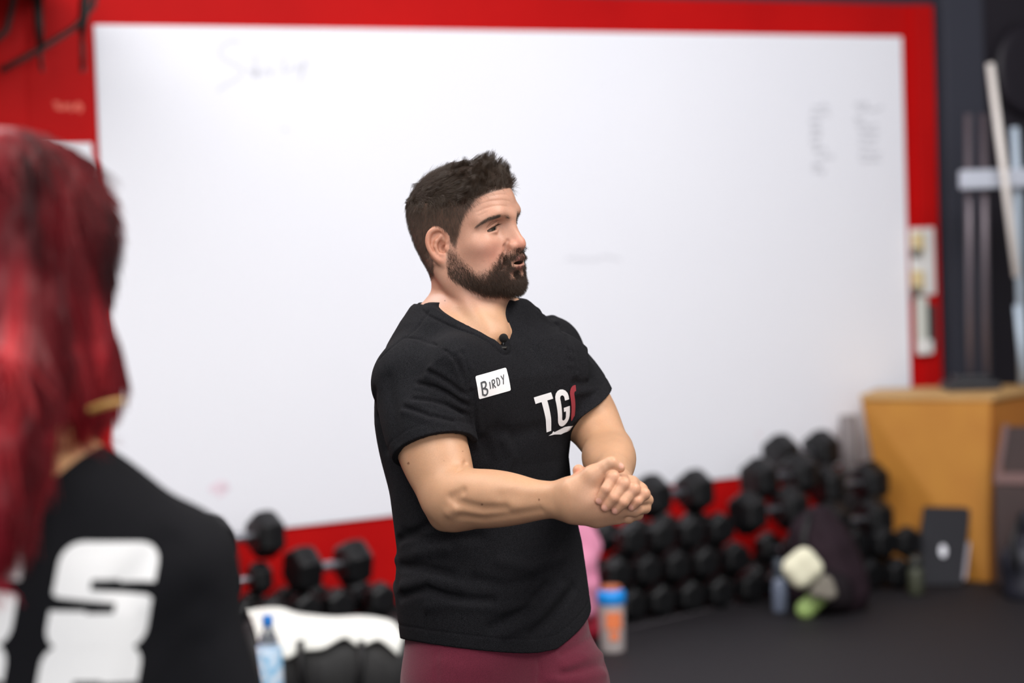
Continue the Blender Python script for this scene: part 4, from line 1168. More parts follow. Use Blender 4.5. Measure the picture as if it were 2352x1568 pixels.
# beard
bd = Sculpt(); bd.frame(O_H, hR, hF, hU)
for x in (1, -1):
    bd.chain([(x*.0585, .012, -.030), (x*.056, .018, -.054), (x*.041, .050, -.067), (x*.015, .079, -.075)], [.0085, .0125, .0165, .018], .02)
bd.ell((0, .081, -.077), (.026, .018, .016), .015)
bd.ell((0, .058, -.079), (.036, .034, .013), .015)
BV, BQ = bd.surface(.0028, 2)
beard = link('beard', np_mesh('beard', BV, BQ), M_BEARD); world_child(beard, man)
ib = pick(bm_[hi]*np.interp(hl[:, 2], [-.11, -.06, -.03, 0], [1.3, 1.2, .7, .4])*(1+1.6*((hl[:, 1] > .086) & (hl[:, 2] > -.038)))+1e-9, 24000)
L = loc(ib)
ln = np.interp(L[:, 2], [-.11, -.085, -.06, -.03, .0], [.008, .010, .0095, .006, .004])*rng.uniform(.6, 1.2, len(ib))
mus = (L[:, 1] > .088) & (L[:, 2] > -.038)
ln = np.where(mus, rng.uniform(.005, .0085, len(ib)), ln)
dirs = np.stack([.15*np.sign(L[:, 0])+0*L[:, 0], .55+0*L[:, 0], -1+0*L[:, 0]], 1)
dirs[mus] = np.stack([np.sign(L[mus, 0])*.7, .35+0*L[mus, 0], -.9+0*L[mus, 0]], 1)
dirs += rng.normal(0, .28, dirs.shape)
PB = grow(ib, ln, dirs, 5, 1.25, .1)
strands('beard_strands', None, PB, .00013, .00005, M_BEARD, beard)
# eyebrows and lashes
for c in EYES:
    sx = np.sign(c[0])
    bx = np.linspace(0, 1, 11)
    cen = np.stack([sx*(.011+.043*bx), .0915-.029*bx**1.7, .0392+.0060*np.sin(bx*2.5)-.0110*bx], 1)
    wq = np.zeros(len(hi))
    for p_, t_ in zip(cen, bx): wq = np.maximum(wq, (1-.35*t_)*np.exp(-((hl[:, 0]-p_[0])/.0058)**2-((hl[:, 2]-p_[2])/(.0050-.0024*t_))**2))
    wq *= hl[:, 1] > .035
    if sx > 0:   # the brow on the near side follows its arc as seen from the front quarter
        rl = V[hi]-CAM; dz_ = rl@fw; bxp, byp = 1176+FPX*(rl@RT)/dz_, 784-FPX*(rl@UP)/dz_
        arcp = smooth_line([(1095, 519), (1109, 509), (1126, 500), (1144, 496), (1159, 497), (1171, 501)], 30)
        hw = np.interp(np.linspace(0, 1, len(arcp)), [0, .25, .7, 1], [1.6, 2.8, 3.4, 2.6])
        facing = -(NV[hi]*(rl/np.linalg.norm(rl, axis=1)[:, None])).sum(1)
        wq = np.max([np.exp(-((bxp-a_[0])**2+(byp-a_[1])**2)/h_**2) for a_, h_ in zip(arcp, hw)], 0)*(facing > -.25)
    ib = pick(wq+1e-9, 2300); L = loc(ib)
    dirs = np.stack([sx*(.9+0*L[:, 0]), -.1+0*L[:, 0], .35-.85*sm(np.abs(L[:, 0]), .02, .05)], 1)+rng.normal(0, .14, (len(ib), 3))
    br = grow(ib, rng.uniform(.005, .009, len(ib)), dirs, 4, 1.8, .45)
    strands('eyebrow', None, br, .00007, .00003, M_FADE, man)
    la = []
    for t in np.linspace(-1, 1, 46):
        b0 = c+np.array([sx*t*.0140, .0132-.0042*t*t-.0030*t, .0038-.0020*t*t-.24*.0140*t])
        o_ = np.array([sx*t*.4, 1, -.25])
        la.append([HL(b0), HL(b0+o_*.0030), HL(b0+o_*.0060+np.array([0, 0, .0012]))])
    strands('eyelash', None, np.array(la), .00016, .00006, M_HAIR, man)

# ---------------- t-shirt
M_TEE = mat('black_heather_cotton', srgb(7, 7, 10), .95, noise=(1100, .14, srgb(38, 38, 42)), bump=(1500, .35), spec=.12)
tee = Sculpt()
torso(tee, 0.0, -.62, .130)
upper(tee, .003)
for (S, E, a_, tt, rs) in ((S_R, E_R, aR, .575, 1.05), (S_L, E_L, aL, .561, .90)):
    ax, front = a_[0], a_[2]; L_ = np.linalg.norm(E-S); c = S+ax*L_*tt
    sl = Sculpt(); cav = Sculpt()
    hn_ = nrm(RT*.24-UP*.97+fw*(ax@fw)) if S is S_R else nrm(RT*.53-UP*.85+fw*.10)
    sl.cone(S, S+ax*L_*.80, .062*rs, .0665*rs, .03)
    sl.ell(S+ax*L_*.40, (.064*rs, .062*rs, .10), .03, ax=[front, np.cross(ax, front), ax])
    cav.cone(S+ax*L_*(tt-.14), S+ax*L_*(tt+.3), .058*rs, .0605*rs, .002)
    def sleeve(p, sl=sl, cav=cav, cc=c.astype(f4), nn=hn_.astype(f4)):
        t = (p-cc)@nn
        d = sl.eval(p)+f4(.0011)*np.exp(-((t+.020)/.0014)**2)
        return np.maximum(np.maximum(d, t), -cav.eval(p))
    tee.push('u', .010 if S is S_R else .020, sleeve, np.minimum(S, E)-.10, np.maximum(S, E)+.10)
# drape of the hips and the bunching over the small of the back
tee.ell(P(974, 1342, 4.33), (.055, .07, .030), .03)
tee.ell(P(974, 1255, 4.33), (.045, .06, .024), .03)
def F(pts, rad, dep):
    tee.groove([tee.hit(*q) for q in pts], rad, dep*1.35)
def fold(pts, w=.0045, dep=.0034, side=9):
    F(pts, w, dep); F([(x-side*.35, y+side) for x, y in pts], w*1.5, -dep*.8); F([(x+side*.35, y-side) for x, y in pts], w*1.5, -dep*.5)
c_ = tee.hit(1046, 852); tee.ell(c_+nrm(c_-CAM)*.030, (.034, .034, .05), .05)
for pts in ([(1061, 812), (1073, 852), (1078, 892), (1074, 930)], [(1045, 818), (1065, 863), (1071, 908)], [(954, 917), (990, 921), (1021, 930), (1061, 948)], [(963, 881), (1000, 890), (1030, 903), (1065, 926)],
            [(985, 854), (1010, 866), (1034, 881), (1061, 903)], [(930, 935), (985, 955), (1040, 968)], [(1085, 900), (1090, 945), (1096, 1000)]):
    fold(pts)
for pts in ([(1240, 713), (1280, 745), (1305, 803), (1311, 830)], [(1266, 727), (1291, 765), (1308, 808)], [(1300, 770), (1318, 812), (1324, 850)]):
    fold(pts, .0045, .0036, 7)
FOLDS = [
    ([(930, 1225), (1000, 1240), (1100, 1232)], .010, .003), ([(915, 1240), (950, 1225), (985, 1205)], .007, .005), ([(912, 1285), (960, 1270), (1020, 1262)], .009, -.0045),
    ([(922, 1300), (970, 1303), (1030, 1318)], .008, .005), ([(917, 1370), (980, 1352), (1060, 1378), (1130, 1380)], .008, .0055), ([(925, 1345), (985, 1332), (1060, 1350)], .009, -.005),
    ([(985, 1392), (1060, 1385), (1150, 1398), (1220, 1385)], .010, -.0035), ([(1090, 1330), (1160, 1345), (1230, 1330)], .010, .003), ([(1150, 1290), (1215, 1305), (1290, 1280)], .011, -.003),
    ([(1130, 1440), (1200, 1405), (1255, 1345)], .009, .004), ([(1160, 1455), (1235, 1415), (1290, 1350)], .009, -.004), ([(1225, 1455), (1275, 1410), (1318, 1350)], .009, .004),
    ([(1110, 1010), (1130, 1060), (1120, 1090)], .010, .003), ([(1160, 1010), (1175, 1050), (1160, 1095)], .010, -.003), ([(1140, 985), (1180, 1000), (1230, 985)], .014, .0025),
    ([(1318, 880), (1345, 880), (1362, 868)], .006, .003), ([(1318, 905), (1350, 898), (1372, 890)], .006, -.003),
    ([(1180, 760), (1215, 790), (1240, 830)], .014, .002), ([(890, 870), (905, 950), (915, 1010)], .012, .003), ([(860, 900), (868, 960), (885, 1030)], .010, .004)]
for pts, rad, dep in FOLDS:
    F(pts, rad, dep)
# seams: shoulder seam and side seam
F([(930, 775), (962, 748), (984, 716)], .0026, .0024)
F([(872, 824), (900, 797), (928, 776), (960, 778), (992, 788), (1030, 810), (1052, 840), (1062, 870)], .0026, .0026)
F([(990, 1245), (985, 1350), (978, 1450)], .0026, .0022)
# hem: level, dipping at the front where it hangs free, riding up over his left hip
hz = P(1180, 1508, 4.16)[2]
def hemz(p):
    q = p-O_CH.astype(f4); x = q@bR.astype(f4); y = q@bF.astype(f4)
    return f4(hz)+f4(.064)*np.clip((-x-.035)/.15, 0, 1.2)*f4(.85)+f4(.030)*np.clip((x-.01)/.17, 0, 1.1)**1.3
def hem(p, d):
    t = hemz(p)-p[..., 2]
    d = d+f4(.0012)*np.exp(-((t+.024)/.0016)**2)
    return np.maximum(d, t)
tee.push('f', .03, hem, [O_CH[0]-.3, O_CH[1]-.3, hz-.2], [O_CH[0]+.3, O_CH[1]+.3, hz+.12])
tee.ell(BL(0, 0, -.56)+[.022, 0, 0], (.168, .112, .070), .004, 's', ax=[bR, bF, bZ])
# V neck with a ribbed band
NK = Sculpt()
dp_ = lambda x_, y_: float((tee.hit(x_, y_)-CAM)@fw)
DT_ = dp_(1152, 788)
print('collar depths', DT_, dp_(1010, 722), dp_(1135, 735))
NK.cone(P(989, 600, dp_(1000, 716)), P(1152, 787, DT_), .072, .003, .01)
NK.cone(P(1110, 690, dp_(1125, 740)+.03), P(1152, 787, DT_), .036, .003, .01)
ncz = P(1075, 714, 4.285)[2]
def nk(p):
    q = p-NB.astype(f4); y = q@bF.astype(f4)
    cyl = np.maximum(np.sqrt(q[..., 0]**2+q[..., 1]**2)-f4(.0715), f4(ncz)-f4(.62)*y-p[..., 2])
    e = NK.eval(p); h_ = np.maximum(f4(.022)-np.abs(cyl-e), 0)/f4(.022)
    return np.minimum(cyl, e)-h_*h_*f4(.022*.25)
def band(p, d):
    e = nk(p)
    return d+f4(.0026)*np.exp(-((e-.0175)/.0024)**2)-f4(.0014)/(1+np.exp(np.clip((e-.0150)/.0012, -30, 30)))
def neck(p, d): return np.maximum(d, -nk(p))
lo_, hi_ = P(1075, 780, 4.2)-.16, P(1075, 700, 4.2)+.16
tee.push('f', .01, band, lo_, hi_); tee.push('f', .01, neck, lo_, hi_)
TV, TQ = tee.surface(.0021, 4)
print('tee', len(TV))
tshirt = link('t_shirt', np_mesh('t_shirt', TV, TQ), M_TEE); world_child(tshirt, man)

# ---------------- prints on the shirt, laid on the cloth by casting along the chest normal
from mathutils.bvhtree import BVHTree
tbv = BVHTree.FromPolygons([Vector(v) for v in TV], TQ.tolist())
def lay(polys, frame_o, ux, uy, n, lift, material, name, parent, bv=tbv, cell=.004, skip=None):
    """polys: list of (outline, holes) in metres on the plane (ux, uy); cut into small cells, then dropped on the cloth along -n"""
    b2 = bmesh.new()
    for outl in polys:
        cu = bpy.data.curves.new('tmp', 'CURVE'); cu.dimensions = '2D'; cu.fill_mode = 'FRONT' if False else 'BOTH'
        for loop in outl:
            sp = cu.splines.new('POLY'); sp.points.add(len(loop)-1); sp.use_cyclic_u = True
            for pt, q in zip(sp.points, loop): pt.co = (q[0], q[1], 0, 1)
        ob = bpy.data.objects.new('tmp', cu); COL.objects.link(ob)
        dg = bpy.context.evaluated_depsgraph_get(); me_ = bpy.data.meshes.new_from_object(ob.evaluated_get(dg))
        b2.from_mesh(me_); bpy.data.objects.remove(ob); bpy.data.curves.remove(cu); bpy.data.meshes.remove(me_)
    bmesh.ops.remove_doubles(b2, verts=b2.verts, dist=1e-6)
    xs = [v.co.x for v in b2.verts]; ys = [v.co.y for v in b2.verts]
    for lo, hi, ax_ in ((min(xs), max(xs), (1, 0, 0)), (min(ys), max(ys), (0, 1, 0))):
        c = lo+cell
        while c < hi:
            bmesh.ops.bisect_plane(b2, geom=b2.verts[:]+b2.edges[:]+b2.faces[:], plane_co=Vector(ax_)*c, plane_no=ax_)
            c += cell
    dead = []
    for v in b2.verts:
        p = Vector(frame_o)+Vector(ux)*v.co.x+Vector(uy)*v.co.y
        h, nn, i_, d_ = bv.ray_cast(p+Vector(n)*.3, -Vector(n))
        if h is None or (skip is not None and skip(h)): dead.append(v); continue
        v.co = h+nn*lift if nn.dot(Vector(n)) > 0 else h-nn*lift
    bmesh.ops.delete(b2, geom=dead, context='VERTS')
    bmesh.ops.recalc_face_normals(b2, faces=b2.faces)
    o = link(name, bm_mesh(name, b2), material); world_child(o, man) if parent is man else None
    return o
def rrect(w, h, r, n=5):
    o = []
    for cx, cy, a0 in ((w/2-r, h/2-r, 0), (-w/2+r, h/2-r, 90), (-w/2+r, -h/2+r, 180), (w/2-r, -h/2+r, 270)):
        for k in range(n+1):
            a = math.radians(a0+90*k/n); o.append((cx+r*math.cos(a), cy+r*math.sin(a)))
    return o
def stroke(pts, w):
    """thick polyline outline in 2D"""
    pts = [np.array(p, float) for p in pts]; Lf, Rt = [], []
    for i, p in enumerate(pts):
        t = nrm(pts[min(i+1, len(pts)-1)]-pts[max(i-1, 0)]); s = np.array([-t[1], t[0]])*w/2
        Lf.append(tuple(p+s)); Rt.append(tuple(p-s))
    return Lf+Rt[::-1]
M_WHITE = mat('white_ink', srgb(236, 236, 240), .6)
M_PAPER = mat('white_sticker', srgb(244, 244, 247), .5)
M_MARK = mat('grey_marker_ink', srgb(78, 80, 84), .6)
M_RED = mat('dull_red_ink', srgb(150, 52, 62), .6)
def child_of_shirt(o):
    world_child(o, man); mw = o.matrix_parent_inverse.copy(); o.parent = tshirt; o.matrix_parent_inverse = Matrix.Identity(4) if False else tshirt.matrix_parent_inverse.inverted() @ Matrix.Identity(4)
    o.matrix_parent_inverse = (Matrix.Translation(man.location) @ tshirt.matrix_parent_inverse).inverted() @ Matrix.Identity(4)
    return o
# name sticker on his right breast
so = tee.hit(1133, 880); sn = nrm(tee.hit(1133, 880)*0+bF*.9+bR*.35+bZ*.05)
sux = nrm(np.cross(bZ, sn)); suy = np.cross(sn, sux)
a_ = math.radians(9); sux, suy = sux*math.cos(a_)+suy*math.sin(a_), suy*math.cos(a_)-sux*math.sin(a_)
st = child_of_shirt(lay([[rrect(.070, .040, .003)]], so, sux, suy, sn, .0008, M_PAPER, 'name_sticker', None))
LET = {'B': [[(-.3, .5), (-.3, -.5)], [(-.38, .48), (.15, .5), (.3, .3), (.1, .05), (-.25, .0)], [(-.1, .02), (.35, -.15), (.3, -.45), (0, -.55), (-.3, -.45)]],
       'I': [[(0, .45), (0, -.45)]], 'R': [[(-.3, .5), (-.3, -.5)], [(-.3, .48), (.2, .45), (.2, .1), (-.25, .0)], [(-.2, .0), (.3, -.5)]],
       'D': [[(-.3, .5), (-.3, -.5)], [(-.35, .48), (.15, .4), (.32, .0), (.15, -.4), (-.3, -.5)]], 'Y': [[(-.35, .5), (-.05, .0)], [(.35, .55), (.0, -.1), (-.15, -.6)]]}
pol = []
for ch, cx, cy, h_, w_ in (('B', -.0215, -.004, .0215, .0042), ('I', -.0085, -.0015, .0135, .0028), ('R', -.0000, -.0010, .0140, .0028), ('D', .0105, .0008, .0130, .0026), ('Y', .0220, .0022, .0140, .0026)):
    for ln_ in LET[ch]: pol.append([stroke(smooth_line([(cx+x*h_*.72, cy+y*h_) for x, y in ln_], 20) if len(ln_) > 2 else [(cx+x*h_*.72, cy+y*h_) for x, y in ln_], w_*.72)])
child_of_shirt(lay(pol, so, sux, suy, sn, .0014, M_MARK, 'handwriting', None))
# chest logo on his left breast: T and G in white, third letter in dull red wrapping round the side
lo2 = tee.hit(1289, 938); lnn = nrm(bF*.80-bR*.60)
lux = nrm(np.cross(bZ, lnn)); luy = np.cross(lnn, lux)
lux, luy = lux*.73+luy*.17, luy-lux*.36
def G(cx, h, w, t, bar=True):
    o = []
    hw, r = w/2, w*.5
    arc = lambda a0, a1, r_, cy: [(cx+r_*math.cos(math.radians(a)), cy+r_*math.sin(math.radians(a))) for a in np.linspace(a0, a1, 9)]
    out = [(cx+hw, h*.18)]+arc(0, 180, hw, h/2-hw)+arc(180, 360, hw, -h/2+hw)
    if bar: out += [(cx+hw, 0), (cx+.0*hw, 0), (cx+.0*hw, -h*.11), (cx+hw-t, -h*.11)]
    inn = arc(360, 180, hw-t, -h/2+hw)+arc(180, 0, hw-t, h/2-hw)+[(cx+hw-t, h*.18)]
    return [out+inn]
T = [[(-.052, .033), (-.014, .033), (-.014, .0215), (-.0265, .0215), (-.0265, -.033), (-.0385, -.033), (-.0385, .0215), (-.052, .0215)]]
chest = Sculpt(); torso(chest, 0.0, -.30, .10); upper(chest, .003); cv_, cq_ = chest.surface(.004)
cbv = BVHTree.FromPolygons([Vector(v) for v in cv_], cq_.tolist())   # the chest alone: the third letter runs in under the sleeve
h_a = [(.0385+.0155*math.cos(math.radians(a)), .0175+.0155*math.sin(math.radians(a))) for a in np.linspace(75, 180, 8)]+[(.0385+.0155*math.cos(math.radians(a)), -.0175+.0155*math.sin(math.radians(a))) for a in np.linspace(180, 285, 8)]
h_b = [(.0385+.005*math.cos(math.radians(a)), -.0175+.005*math.sin(math.radians(a))) for a in np.linspace(285, 180, 8)]+[(.0385+.005*math.cos(math.radians(a)), .0175+.005*math.sin(math.radians(a))) for a in np.linspace(180, 75, 8)]
HALF = [h_a+h_b]
logo = child_of_shirt(lay([T, G(.0055, .066, .031, .0105), [[(-.034, -.0405), (-.024, -.0385), (-.021, -.0355), (-.017, -.038), (.012, -.036), (.03, -.038), (.03, -.046), (.004, -.0475), (-.016, -.0425)]]], lo2, lux, luy, lnn, .0009, M_WHITE, 'chest_print', None))
child_of_shirt(lay([HALF], lo2, lux, luy, lnn, .0030, M_RED, 'red_print', None, cbv, .003))

# ---------------- trousers
M_PANT = mat('maroon_fleece', srgb(104, 34, 54), .9, noise=(900, .2, srgb(78, 22, 38)), bump=(1200, .3), spec=.2, Sheen_Weight=.15)
pant = Sculpt()
PV = BL(0, 0, -.50)+[.03, 0, 0]
HRj, HLj = P(1056, 1590, 4.22), P(1278, 1585, 4.31)
torso(pant, .009, -.62, -.36)
KR, KL = P(1010, 2010, 4.12), P(1350, 1990, 4.18)
AR_, AL_ = np.array([KR[0]-.01, KR[1]+.12, .10]), np.array([KL[0]+.02, KL[1]+.14, .10])
for H_, K_, A_ in ((HRj, KR, AR_), (HLj, KL, AL_)):
    pant.cone(H_, K_, .095, .066, .05); pant.cone(K_, A_, .064, .048, .02)
for pts, rad, dep in (([(1238, 1515), (1240, 1545), (1237, 1568)], .0035, .003), ([(1004, 1500), (1002, 1568)], .004, .002), ([(1290, 1500), (1335, 1480), (1362, 1455)], .008, .004),
                      ([(1300, 1530), (1345, 1510), (1385, 1500)], .008, -.004), ([(1290, 1550), (1345, 1535), (1390, 1525)], .008, .004), ([(1265, 1560), (1330, 1560), (1390, 1550)], .008, -.004),
                      ([(1345, 1425), (1372, 1450), (1382, 1490)], .006, .003), ([(1010, 1520), (1060, 1535), (1120, 1535)], .015, -.002)):
    pant.groove([pant.hit(*q) for q in pts], rad, dep)
def wcut(p, d): return np.maximum(d, p[..., 2]-f4(hz+.05))
pant.push('f', .02, wcut, PV-.3, PV+.3)
PVt, PQ = pant.surface(.0045, 2)
pants = link('trousers', np_mesh('trousers', PVt, PQ), M_PANT); world_child(pants, man)
for A_ in (AR_, AL_):
    sh = Sculpt()
    sh.ell(A_+bF*.06+bZ*-.055, (.05, .125, .05), .02, ax=[bR, bF, bZ]); sh.cone(A_+bZ*.02, A_-bZ*.04, .045, .05, .02)
    sh.ell(A_+bF*.06+bZ*-.20, (.3, .3, .102), .004, 's')
    SV, SQ = sh.surface(.006, 2)
    world_child(link('shoe', np_mesh('shoe', SV, SQ), mat('black_shoe', srgb(24, 24, 26), .6)), man)

# ---------------- lapel microphone clipped at the point of the V
mo = tee.hit(1152, 792)
b2 = bmesh.new(); c0 = mo+bF*.006+bZ*.012
bmesh.ops.create_uvsphere(b2, u_segments=20, v_segments=14, radius=.0078, matrix=Matrix.Translation(c0))
mic = link('lapel_microphone', bm_mesh('lapel_microphone', b2, True), mat('black_foam', srgb(12, 12, 14), .95, bump=(2500, .8)))
tag(mic, 'small black lapel microphone clipped at the point of the V-neck', 'microphone')
b2 = bmesh.new(); add_tube(b2, [c0-bZ*.004, c0-bZ*.012-bF*.002, c0-bZ*.018-bF*.004], [.0034, .0034, .0028], 10)
world_child(link('capsule', bm_mesh('capsule', b2, True), mat('black_plastic', srgb(14, 14, 16), .35)), mic)
b2 = bmesh.new(); add_box(b2, c0-bZ*.016+bF*.001+bR*.006, (.018, .006, .004), .001, None)
world_child(link('clip', bm_mesh('clip', b2), mat('dark_metal', srgb(50, 48, 46), .3, .8)), mic)
# ------------------------------------------------------------------ the red-haired woman, seen from behind, close to the camera
WD_ = 2.42
w_ = lambda px, py, dd=0.0: P(px, py, WD_+dd)
wo = w_(72, 1290, .10)
woman = empty('person', (wo[0], wo[1], 0)); tag(woman, 'red-haired person seen from behind in black t-shirt with large white letters', 'person')
wr = nrm(np.array([1, .10, 0])); wf = nrm(np.array([-.10, 1, 0]))
HC = w_(66, 600, .12)
CH = w_(84, 1376, .12)
wl = lambda x, y, z: CH+x*wr+y*wf+z*bZ
SHR, SHL = wl(.150, .0, .024), wl(-.150, .0, .024)
ELR, ELL = wl(.200, -.01, -.23), wl(-.200, -.01, -.23)
WRR, WRL = wl(.19, .12, -.42), wl(-.19, .12, -.42)
def w_torso(s, g):
    s.ell(wl(0, 0, -.06), (.145+g, .095+g, .20), .05, ax=[wr, wf, bZ]); s.ell(wl(0, 0, .04), (.135+g, .085+g, .11), .05, ax=[wr, wf, bZ])
    s.ell(wl(0, .0, -.30), (.135+g, .095+g, .16), .06, ax=[wr, wf, bZ]); s.ell(wl(0, -.01, -.44), (.165+g, .115+g, .14), .05, ax=[wr, wf, bZ])
    s.cone(wl(-.045, -.018, .100), wl(.045, -.018, .100), .050+g, .050+g, .03)
    for S_, sx in ((SHR, 1), (SHL, -1)):
        s.cone(wl(sx*.055, .005, .098), S_+bZ*.010, .040+g, .044+g, .05); s.ell(S_, (.048+g, .05+g, .055+g), .03)
wb_ = Sculpt()
wb_.ell(HC, (.074, .096, .112), .01, ax=[wr, wf, bZ]); wb_.ell(HC+wf*.05-bZ*.07, (.05, .045, .055), .04, ax=[wr, wf, bZ])
wb_.cone(HC-bZ*.07-wf*.01, wl(.01, -.005, .115), .052, .060, .03)
w_torso(wb_, -.008)
for S_, E_, W_ in ((SHR, ELR, WRR), (SHL, ELL, WRL)):
    wb_.cone(S_, E_, .042, .034, .02); wb_.cone(E_, W_, .034, .022, .02)
    f_ = nrm(W_-E_); s_ = wr
    wb_.ell(W_+f_*.045, (.036, .016, .046), .015, ax=[s_, np.cross(s_, f_), f_])
    for k in range(4): wb_.chain([W_+f_*.075+s_*(.026-.017*k), W_+f_*(.115-.006*abs(k-1))+s_*(.027-.018*k)-bZ*.004, W_+f_*(.140-.008*abs(k-1))+s_*(.026-.017*k)-bZ*.014], [.0085, .0078, .0068], .003)
    wb_.chain([W_+f_*.02+wf*.012, W_+f_*.06+wf*.035, W_+f_*.09+wf*.04], [.014, .010, .008], .006)
v_, q_2 = wb_.surface(.0055)
world_child(link('body', np_mesh('body', v_, q_2), mat('fair_skin', srgb(222, 166, 118), .5, Subsurface_Weight=.15, Subsurface_Scale=.004)), woman)
wt = Sculpt(); w_torso(wt, .006)
for S_, E_ in ((SHR, ELR), (SHL, ELL)):
    wt.cone(S_, S_*.12+E_*.88, .050, .058, .03)
wt.cone(wl(.0, .006, .202), wl(0, 0, .32), .066, .07, .006, 's')
for pts in ([(.17, -.06, .0), (.12, -.085, -.06), (.07, -.09, -.14)], [(.165, -.05, -.05), (.12, -.08, -.12)], [(.14, -.06, .06), (.10, -.085, .02)], [(-.10, -.08, -.2), (.1, -.09, -.24)]):
    wt.groove([wl(*p) for p in pts], .016, .005)
wt.ell(wl(0, 0, -.66), (.3, .3, .14), .01, 's', ax=[wr, wf, bZ])
tv_, tq_ = wt.surface(.0055)
M_TEE2 = mat('black_cotton', srgb(22, 22, 25), .95, noise=(700, .2, srgb(30, 30, 34)), spec=.1)
wtee = link('t_shirt', np_mesh('t_shirt', tv_, tq_), M_TEE2); world_child(wtee, woman)
wtr = Sculpt()
wtr.ell(wl(0, -.01, -.50), (.16, .112, .14), .03, ax=[wr, wf, bZ])
for sx in (1, -1):
    k_ = wl(sx*.09, .0, -.95); k_[2] = .48; a_2 = k_.copy(); a_2[2] = .09
    wtr.cone(wl(sx*.085, 0, -.58), k_, .088, .058, .05); wtr.cone(k_, a_2, .057, .042, .03)
v_, q_2 = wtr.surface(.008)
world_child(link('leggings', np_mesh('leggings', v_, q_2), mat('charcoal_jersey', srgb(40, 40, 44), .8)), woman)
for sx in (1, -1):
    a_2 = wl(sx*.09, .0, -.95); a_2[2] = .05
    sh = Sculpt(); sh.ell(a_2+wf*.05, (.042, .115, .05), .02, ax=[wr, wf, bZ]); sh.cone(a_2+bZ*.05, a_2, .042, .045, .02)
    sh.ell(a_2+bZ*-.152, (.3, .3, .102), .004, 's'); v_, q_2 = sh.surface(.008)
    world_child(link('shoe', np_mesh('shoe', v_, q_2), mat('white_shoe', srgb(220, 220, 222), .6)), woman)
# hair: a layered bob with a longer lock falling over the left shoulder
wh = Sculpt()
wh.ell(HC+bZ*.026-wf*.006+wr*.002, (.085, .106, .104), .01, ax=[wr, wf, bZ])
wh.ell(HC-wf*.052-bZ*.065, (.080, .055, .105), .03, ax=[wr, wf, bZ]); wh.ell(HC-wf*.045+wr*.028-bZ*.105, (.055, .05, .060), .03, ax=[wr, wf, bZ])
wh.ell(HC+wr*.036+wf*.0-bZ*.05, (.036, .07, .10), .03, ax=[wr, wf, bZ]); wh.ell(HC+wr*.050-bZ*.105, (.035, .06, .05), .03, ax=[wr, wf, bZ]); wh.ell(HC-wr*.05-bZ*.07, (.04, .07, .11), .03, ax=[wr, wf, bZ])
lock = [HC-wr*.005-wf*.09-bZ*.05, w_(25, 860, .0), w_(10, 1010, -.01), w_(0, 1150, -.01), w_(-25, 1260, .0)]
wh.chain(lock, [.05, .045, .04, .032, .012], .03)
wh.ell(w_(-8, 395, .06), (.05, .06, .045), .03)
r9 = np.random.RandomState(21)
for i in range(44):
    x0_ = r9.uniform(-.075, .08); y0_ = r9.uniform(320, 520)
    px0 = 66+x0_*2314*.75; px1 = 66+x0_*2314*r9.uniform(.85, 1.1); y1_ = r9.uniform(760, 990)
    pts = [w_(px0, y0_, -.02), w_((px0+px1)/2+r9.uniform(-14, 14), (y0_+y1_)/2, -.04), w_(px1, y1_, -.03)]
    pts = [wh.hit(*proj(p)[:2], 1.9, 3.0, 300) for p in pts]
    wh.groove(pts, r9.uniform(.006, .011), r9.choice([-.004, .004, .005]))
v_, q_2 = wh.surface(.004)
uu = np.array([proj(p)[:2] for p in v_[::1]]) if False else None
rel = v_-CAM; dd_ = rel@fw; ux_ = 1176+FPX*(rel@RT)/dd_; uy_ = 784-FPX*(rel@UP)/dd_
def streak(V_):
    q = (V_-HC)@np.array([wr, wf, bZ]).T
    a = np.arctan2(q[:, 0], -q[:, 1])
    s1 = vnoise(np.stack([a*5, q[:, 2]*6, a*0], 1), 1.0, 8); s2 = vnoise(np.stack([a*14, q[:, 2]*4+3, a*0], 1), 1.0, 5)
    t = np.clip(.45+.50*s1+.25*s2, 0, 1)
    edge = np.clip((q[:, 0]-.035)/.04, 0, 1)*np.clip((q[:, 2]+.03)/.06, 0, 1)*np.clip((.10-q[:, 2])/.05, 0, 1)
    t = t*(1-.8*edge)
    pink = np.clip((-q[:, 0]-.01)/.06, 0, 1)*np.clip(.5+s2*.6, 0, 1)
    dark, mid_, lit, pk_ = np.array(srgb(34, 6, 12)[:3]), np.array(srgb(116, 14, 26)[:3]), np.array(srgb(204, 50, 56)[:3]), np.array(srgb(196, 38, 80)[:3])
    c = np.where(t[:, None] < .5, dark+(mid_-dark)*(t[:, None]*2), mid_+(lit-mid_)*(t[:, None]*2-1))
    return c*(1-pink[:, None]*.75)+pk_*pink[:, None]*.75
me = np_mesh('hair', v_, q_2); set_col(me, streak(v_))
M_RHAIR = attr_mat('dyed_red_hair', rough=.45, spec=.22)
whair = link('hair', me, M_RHAIR); world_child(whair, woman)
nv_ = normals_of(v_, q_2)
idx = r9.choice(len(v_), 5200)
L_ = (v_[idx]-HC)@np.array([wr, wf, bZ]).T
down = np.stack([.25*L_[:, 0]/.08+r9.normal(0, .12, len(idx)), -.15+r9.normal(0, .10, len(idx)), -1+0*L_[:, 0]], 1)
down = down/np.linalg.norm(down, axis=1)[:, None]@np.array([wr, wf, bZ])
path = [v_[idx]-nv_[idx]*.002]; cur = path[0]
for j in range(1, 6):
    n_ = nv_[idx]; d_ = down-n_*(down*n_).sum(1)[:, None]*.9+n_*(.10 if j < 3 else -.06)
    d_ = d_/np.linalg.norm(d_, axis=1)[:, None]; cur = cur+d_*(r9.uniform(.011, .016, len(idx)))[:, None]; path.append(cur)
path = np.stack(path, 1); cc_ = streak(v_[idx])
cu = bpy.data.hair_curves.new('strands'); cu.add_curves([6]*len(idx))
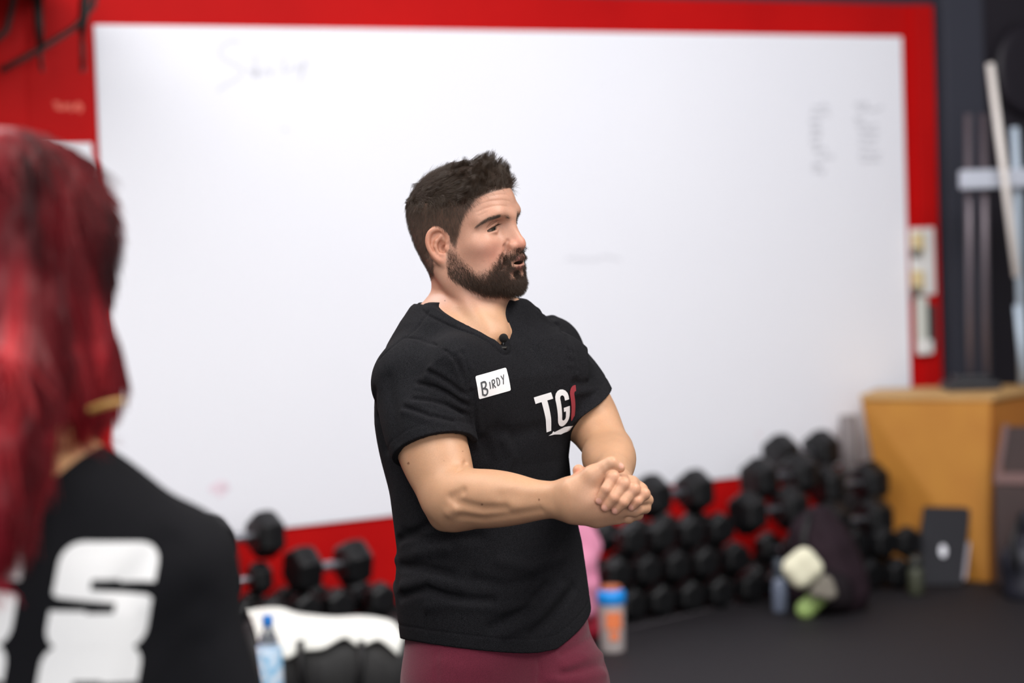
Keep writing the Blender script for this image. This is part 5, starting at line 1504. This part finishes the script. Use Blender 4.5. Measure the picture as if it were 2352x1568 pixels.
cu.attributes['position'].data.foreach_set('vector', path.astype(np.float32).ravel())
ra_ = cu.attributes.get('radius') or cu.attributes.new('radius', 'FLOAT', 'POINT'); ra_.data.foreach_set('value', np.tile([.0006, .0006, .0006, .0005, .0004, .0002], len(idx)).astype(np.float32))
ca_ = cu.attributes.new('Col', 'FLOAT_COLOR', 'CURVE'); c4_ = np.ones((len(idx), 4), np.float32); c4_[:, :3] = cc_; ca_.data.foreach_set('color', c4_.ravel())
o = bpy.data.objects.new('strands', cu); COL.objects.link(o); cu.materials.append(M_RHAIR); o['kind'] = 'stuff'; o.parent = whair
rod('hair_stick', [w_(205, 942, -.05), w_(245, 928, -.055), w_(284, 921, -.06)], .0034, woman, mat('tan_wood', srgb(170, 132, 70), .6))
# white block letters across the back
wbv = BVHTree.FromPolygons([Vector(v) for v in tv_], tq_.tolist())
def S_shape(cx, cy, w, h, t):
    x0, x1 = cx-w/2, cx+w/2; y0, y1 = cy-h/2, cy+h/2; r = w*.22; g_ = h*.042; sl = w*.36
    ua, ub = cy+h*.135+g_/2, cy+h*.135-g_/2; la, lb = cy-h*.135+g_/2, cy-h*.135-g_/2
    arc = lambda ax_, ay, a0, a1: [(ax_+r*math.cos(math.radians(a)), ay+r*math.sin(math.radians(a))) for a in np.linspace(a0, a1, 6)]
    o = arc(x1-r, y1-r, 0, 90)+arc(x0+r, y1-r, 90, 180)+[(x0, cy+h*.02)]+[(x0+w*.05, cy-h*.01)]+[(x0+w-sl, cy-h*.06), (x0+w-sl, lb), (x0+sl, lb), (x0+sl, lb+g_*.5), (x0, lb+g_*.5)]
    o += arc(x0+r, y0+r, 180, 270)+arc(x1-r, y0+r, 270, 360)+[(x1, cy-h*.02), (x1-w*.05, cy+h*.01), (x0+sl, cy+h*.06), (x0+sl, ua), (x1-sl, ua), (x1-sl, ua-g_*.5), (x1, ua-g_*.5)]
    return [o]
po = wbv.ray_cast(Vector(w_(235, 1370, -.5)), Vector(nrm(w_(235, 1370, 1)-CAM)))[0]
po = np.array(po) if po is not None else w_(235, 1370)
wn_ = -wf
wux = nrm(np.cross(bZ, wn_)); wuy = np.cross(wn_, wux)
wux2 = wux-wuy*.10; wuy2 = wuy+wux*.22
SW, SH = .098, .108
M_INK = mat('white_print_ink', srgb(252, 252, 254), .6)
def letters(cells):
    o = lay([S_shape(cx, cy, SW, SH, .02) for cx, cy in cells], po, wux2, wuy2, wn_, .0012, M_INK, 'back_print', None, wbv, .012)
    world_child(o, woman); return o
letters([(0, 0), (-.132, .0)])
letters([(0, -.102), (-.132, -.102)])
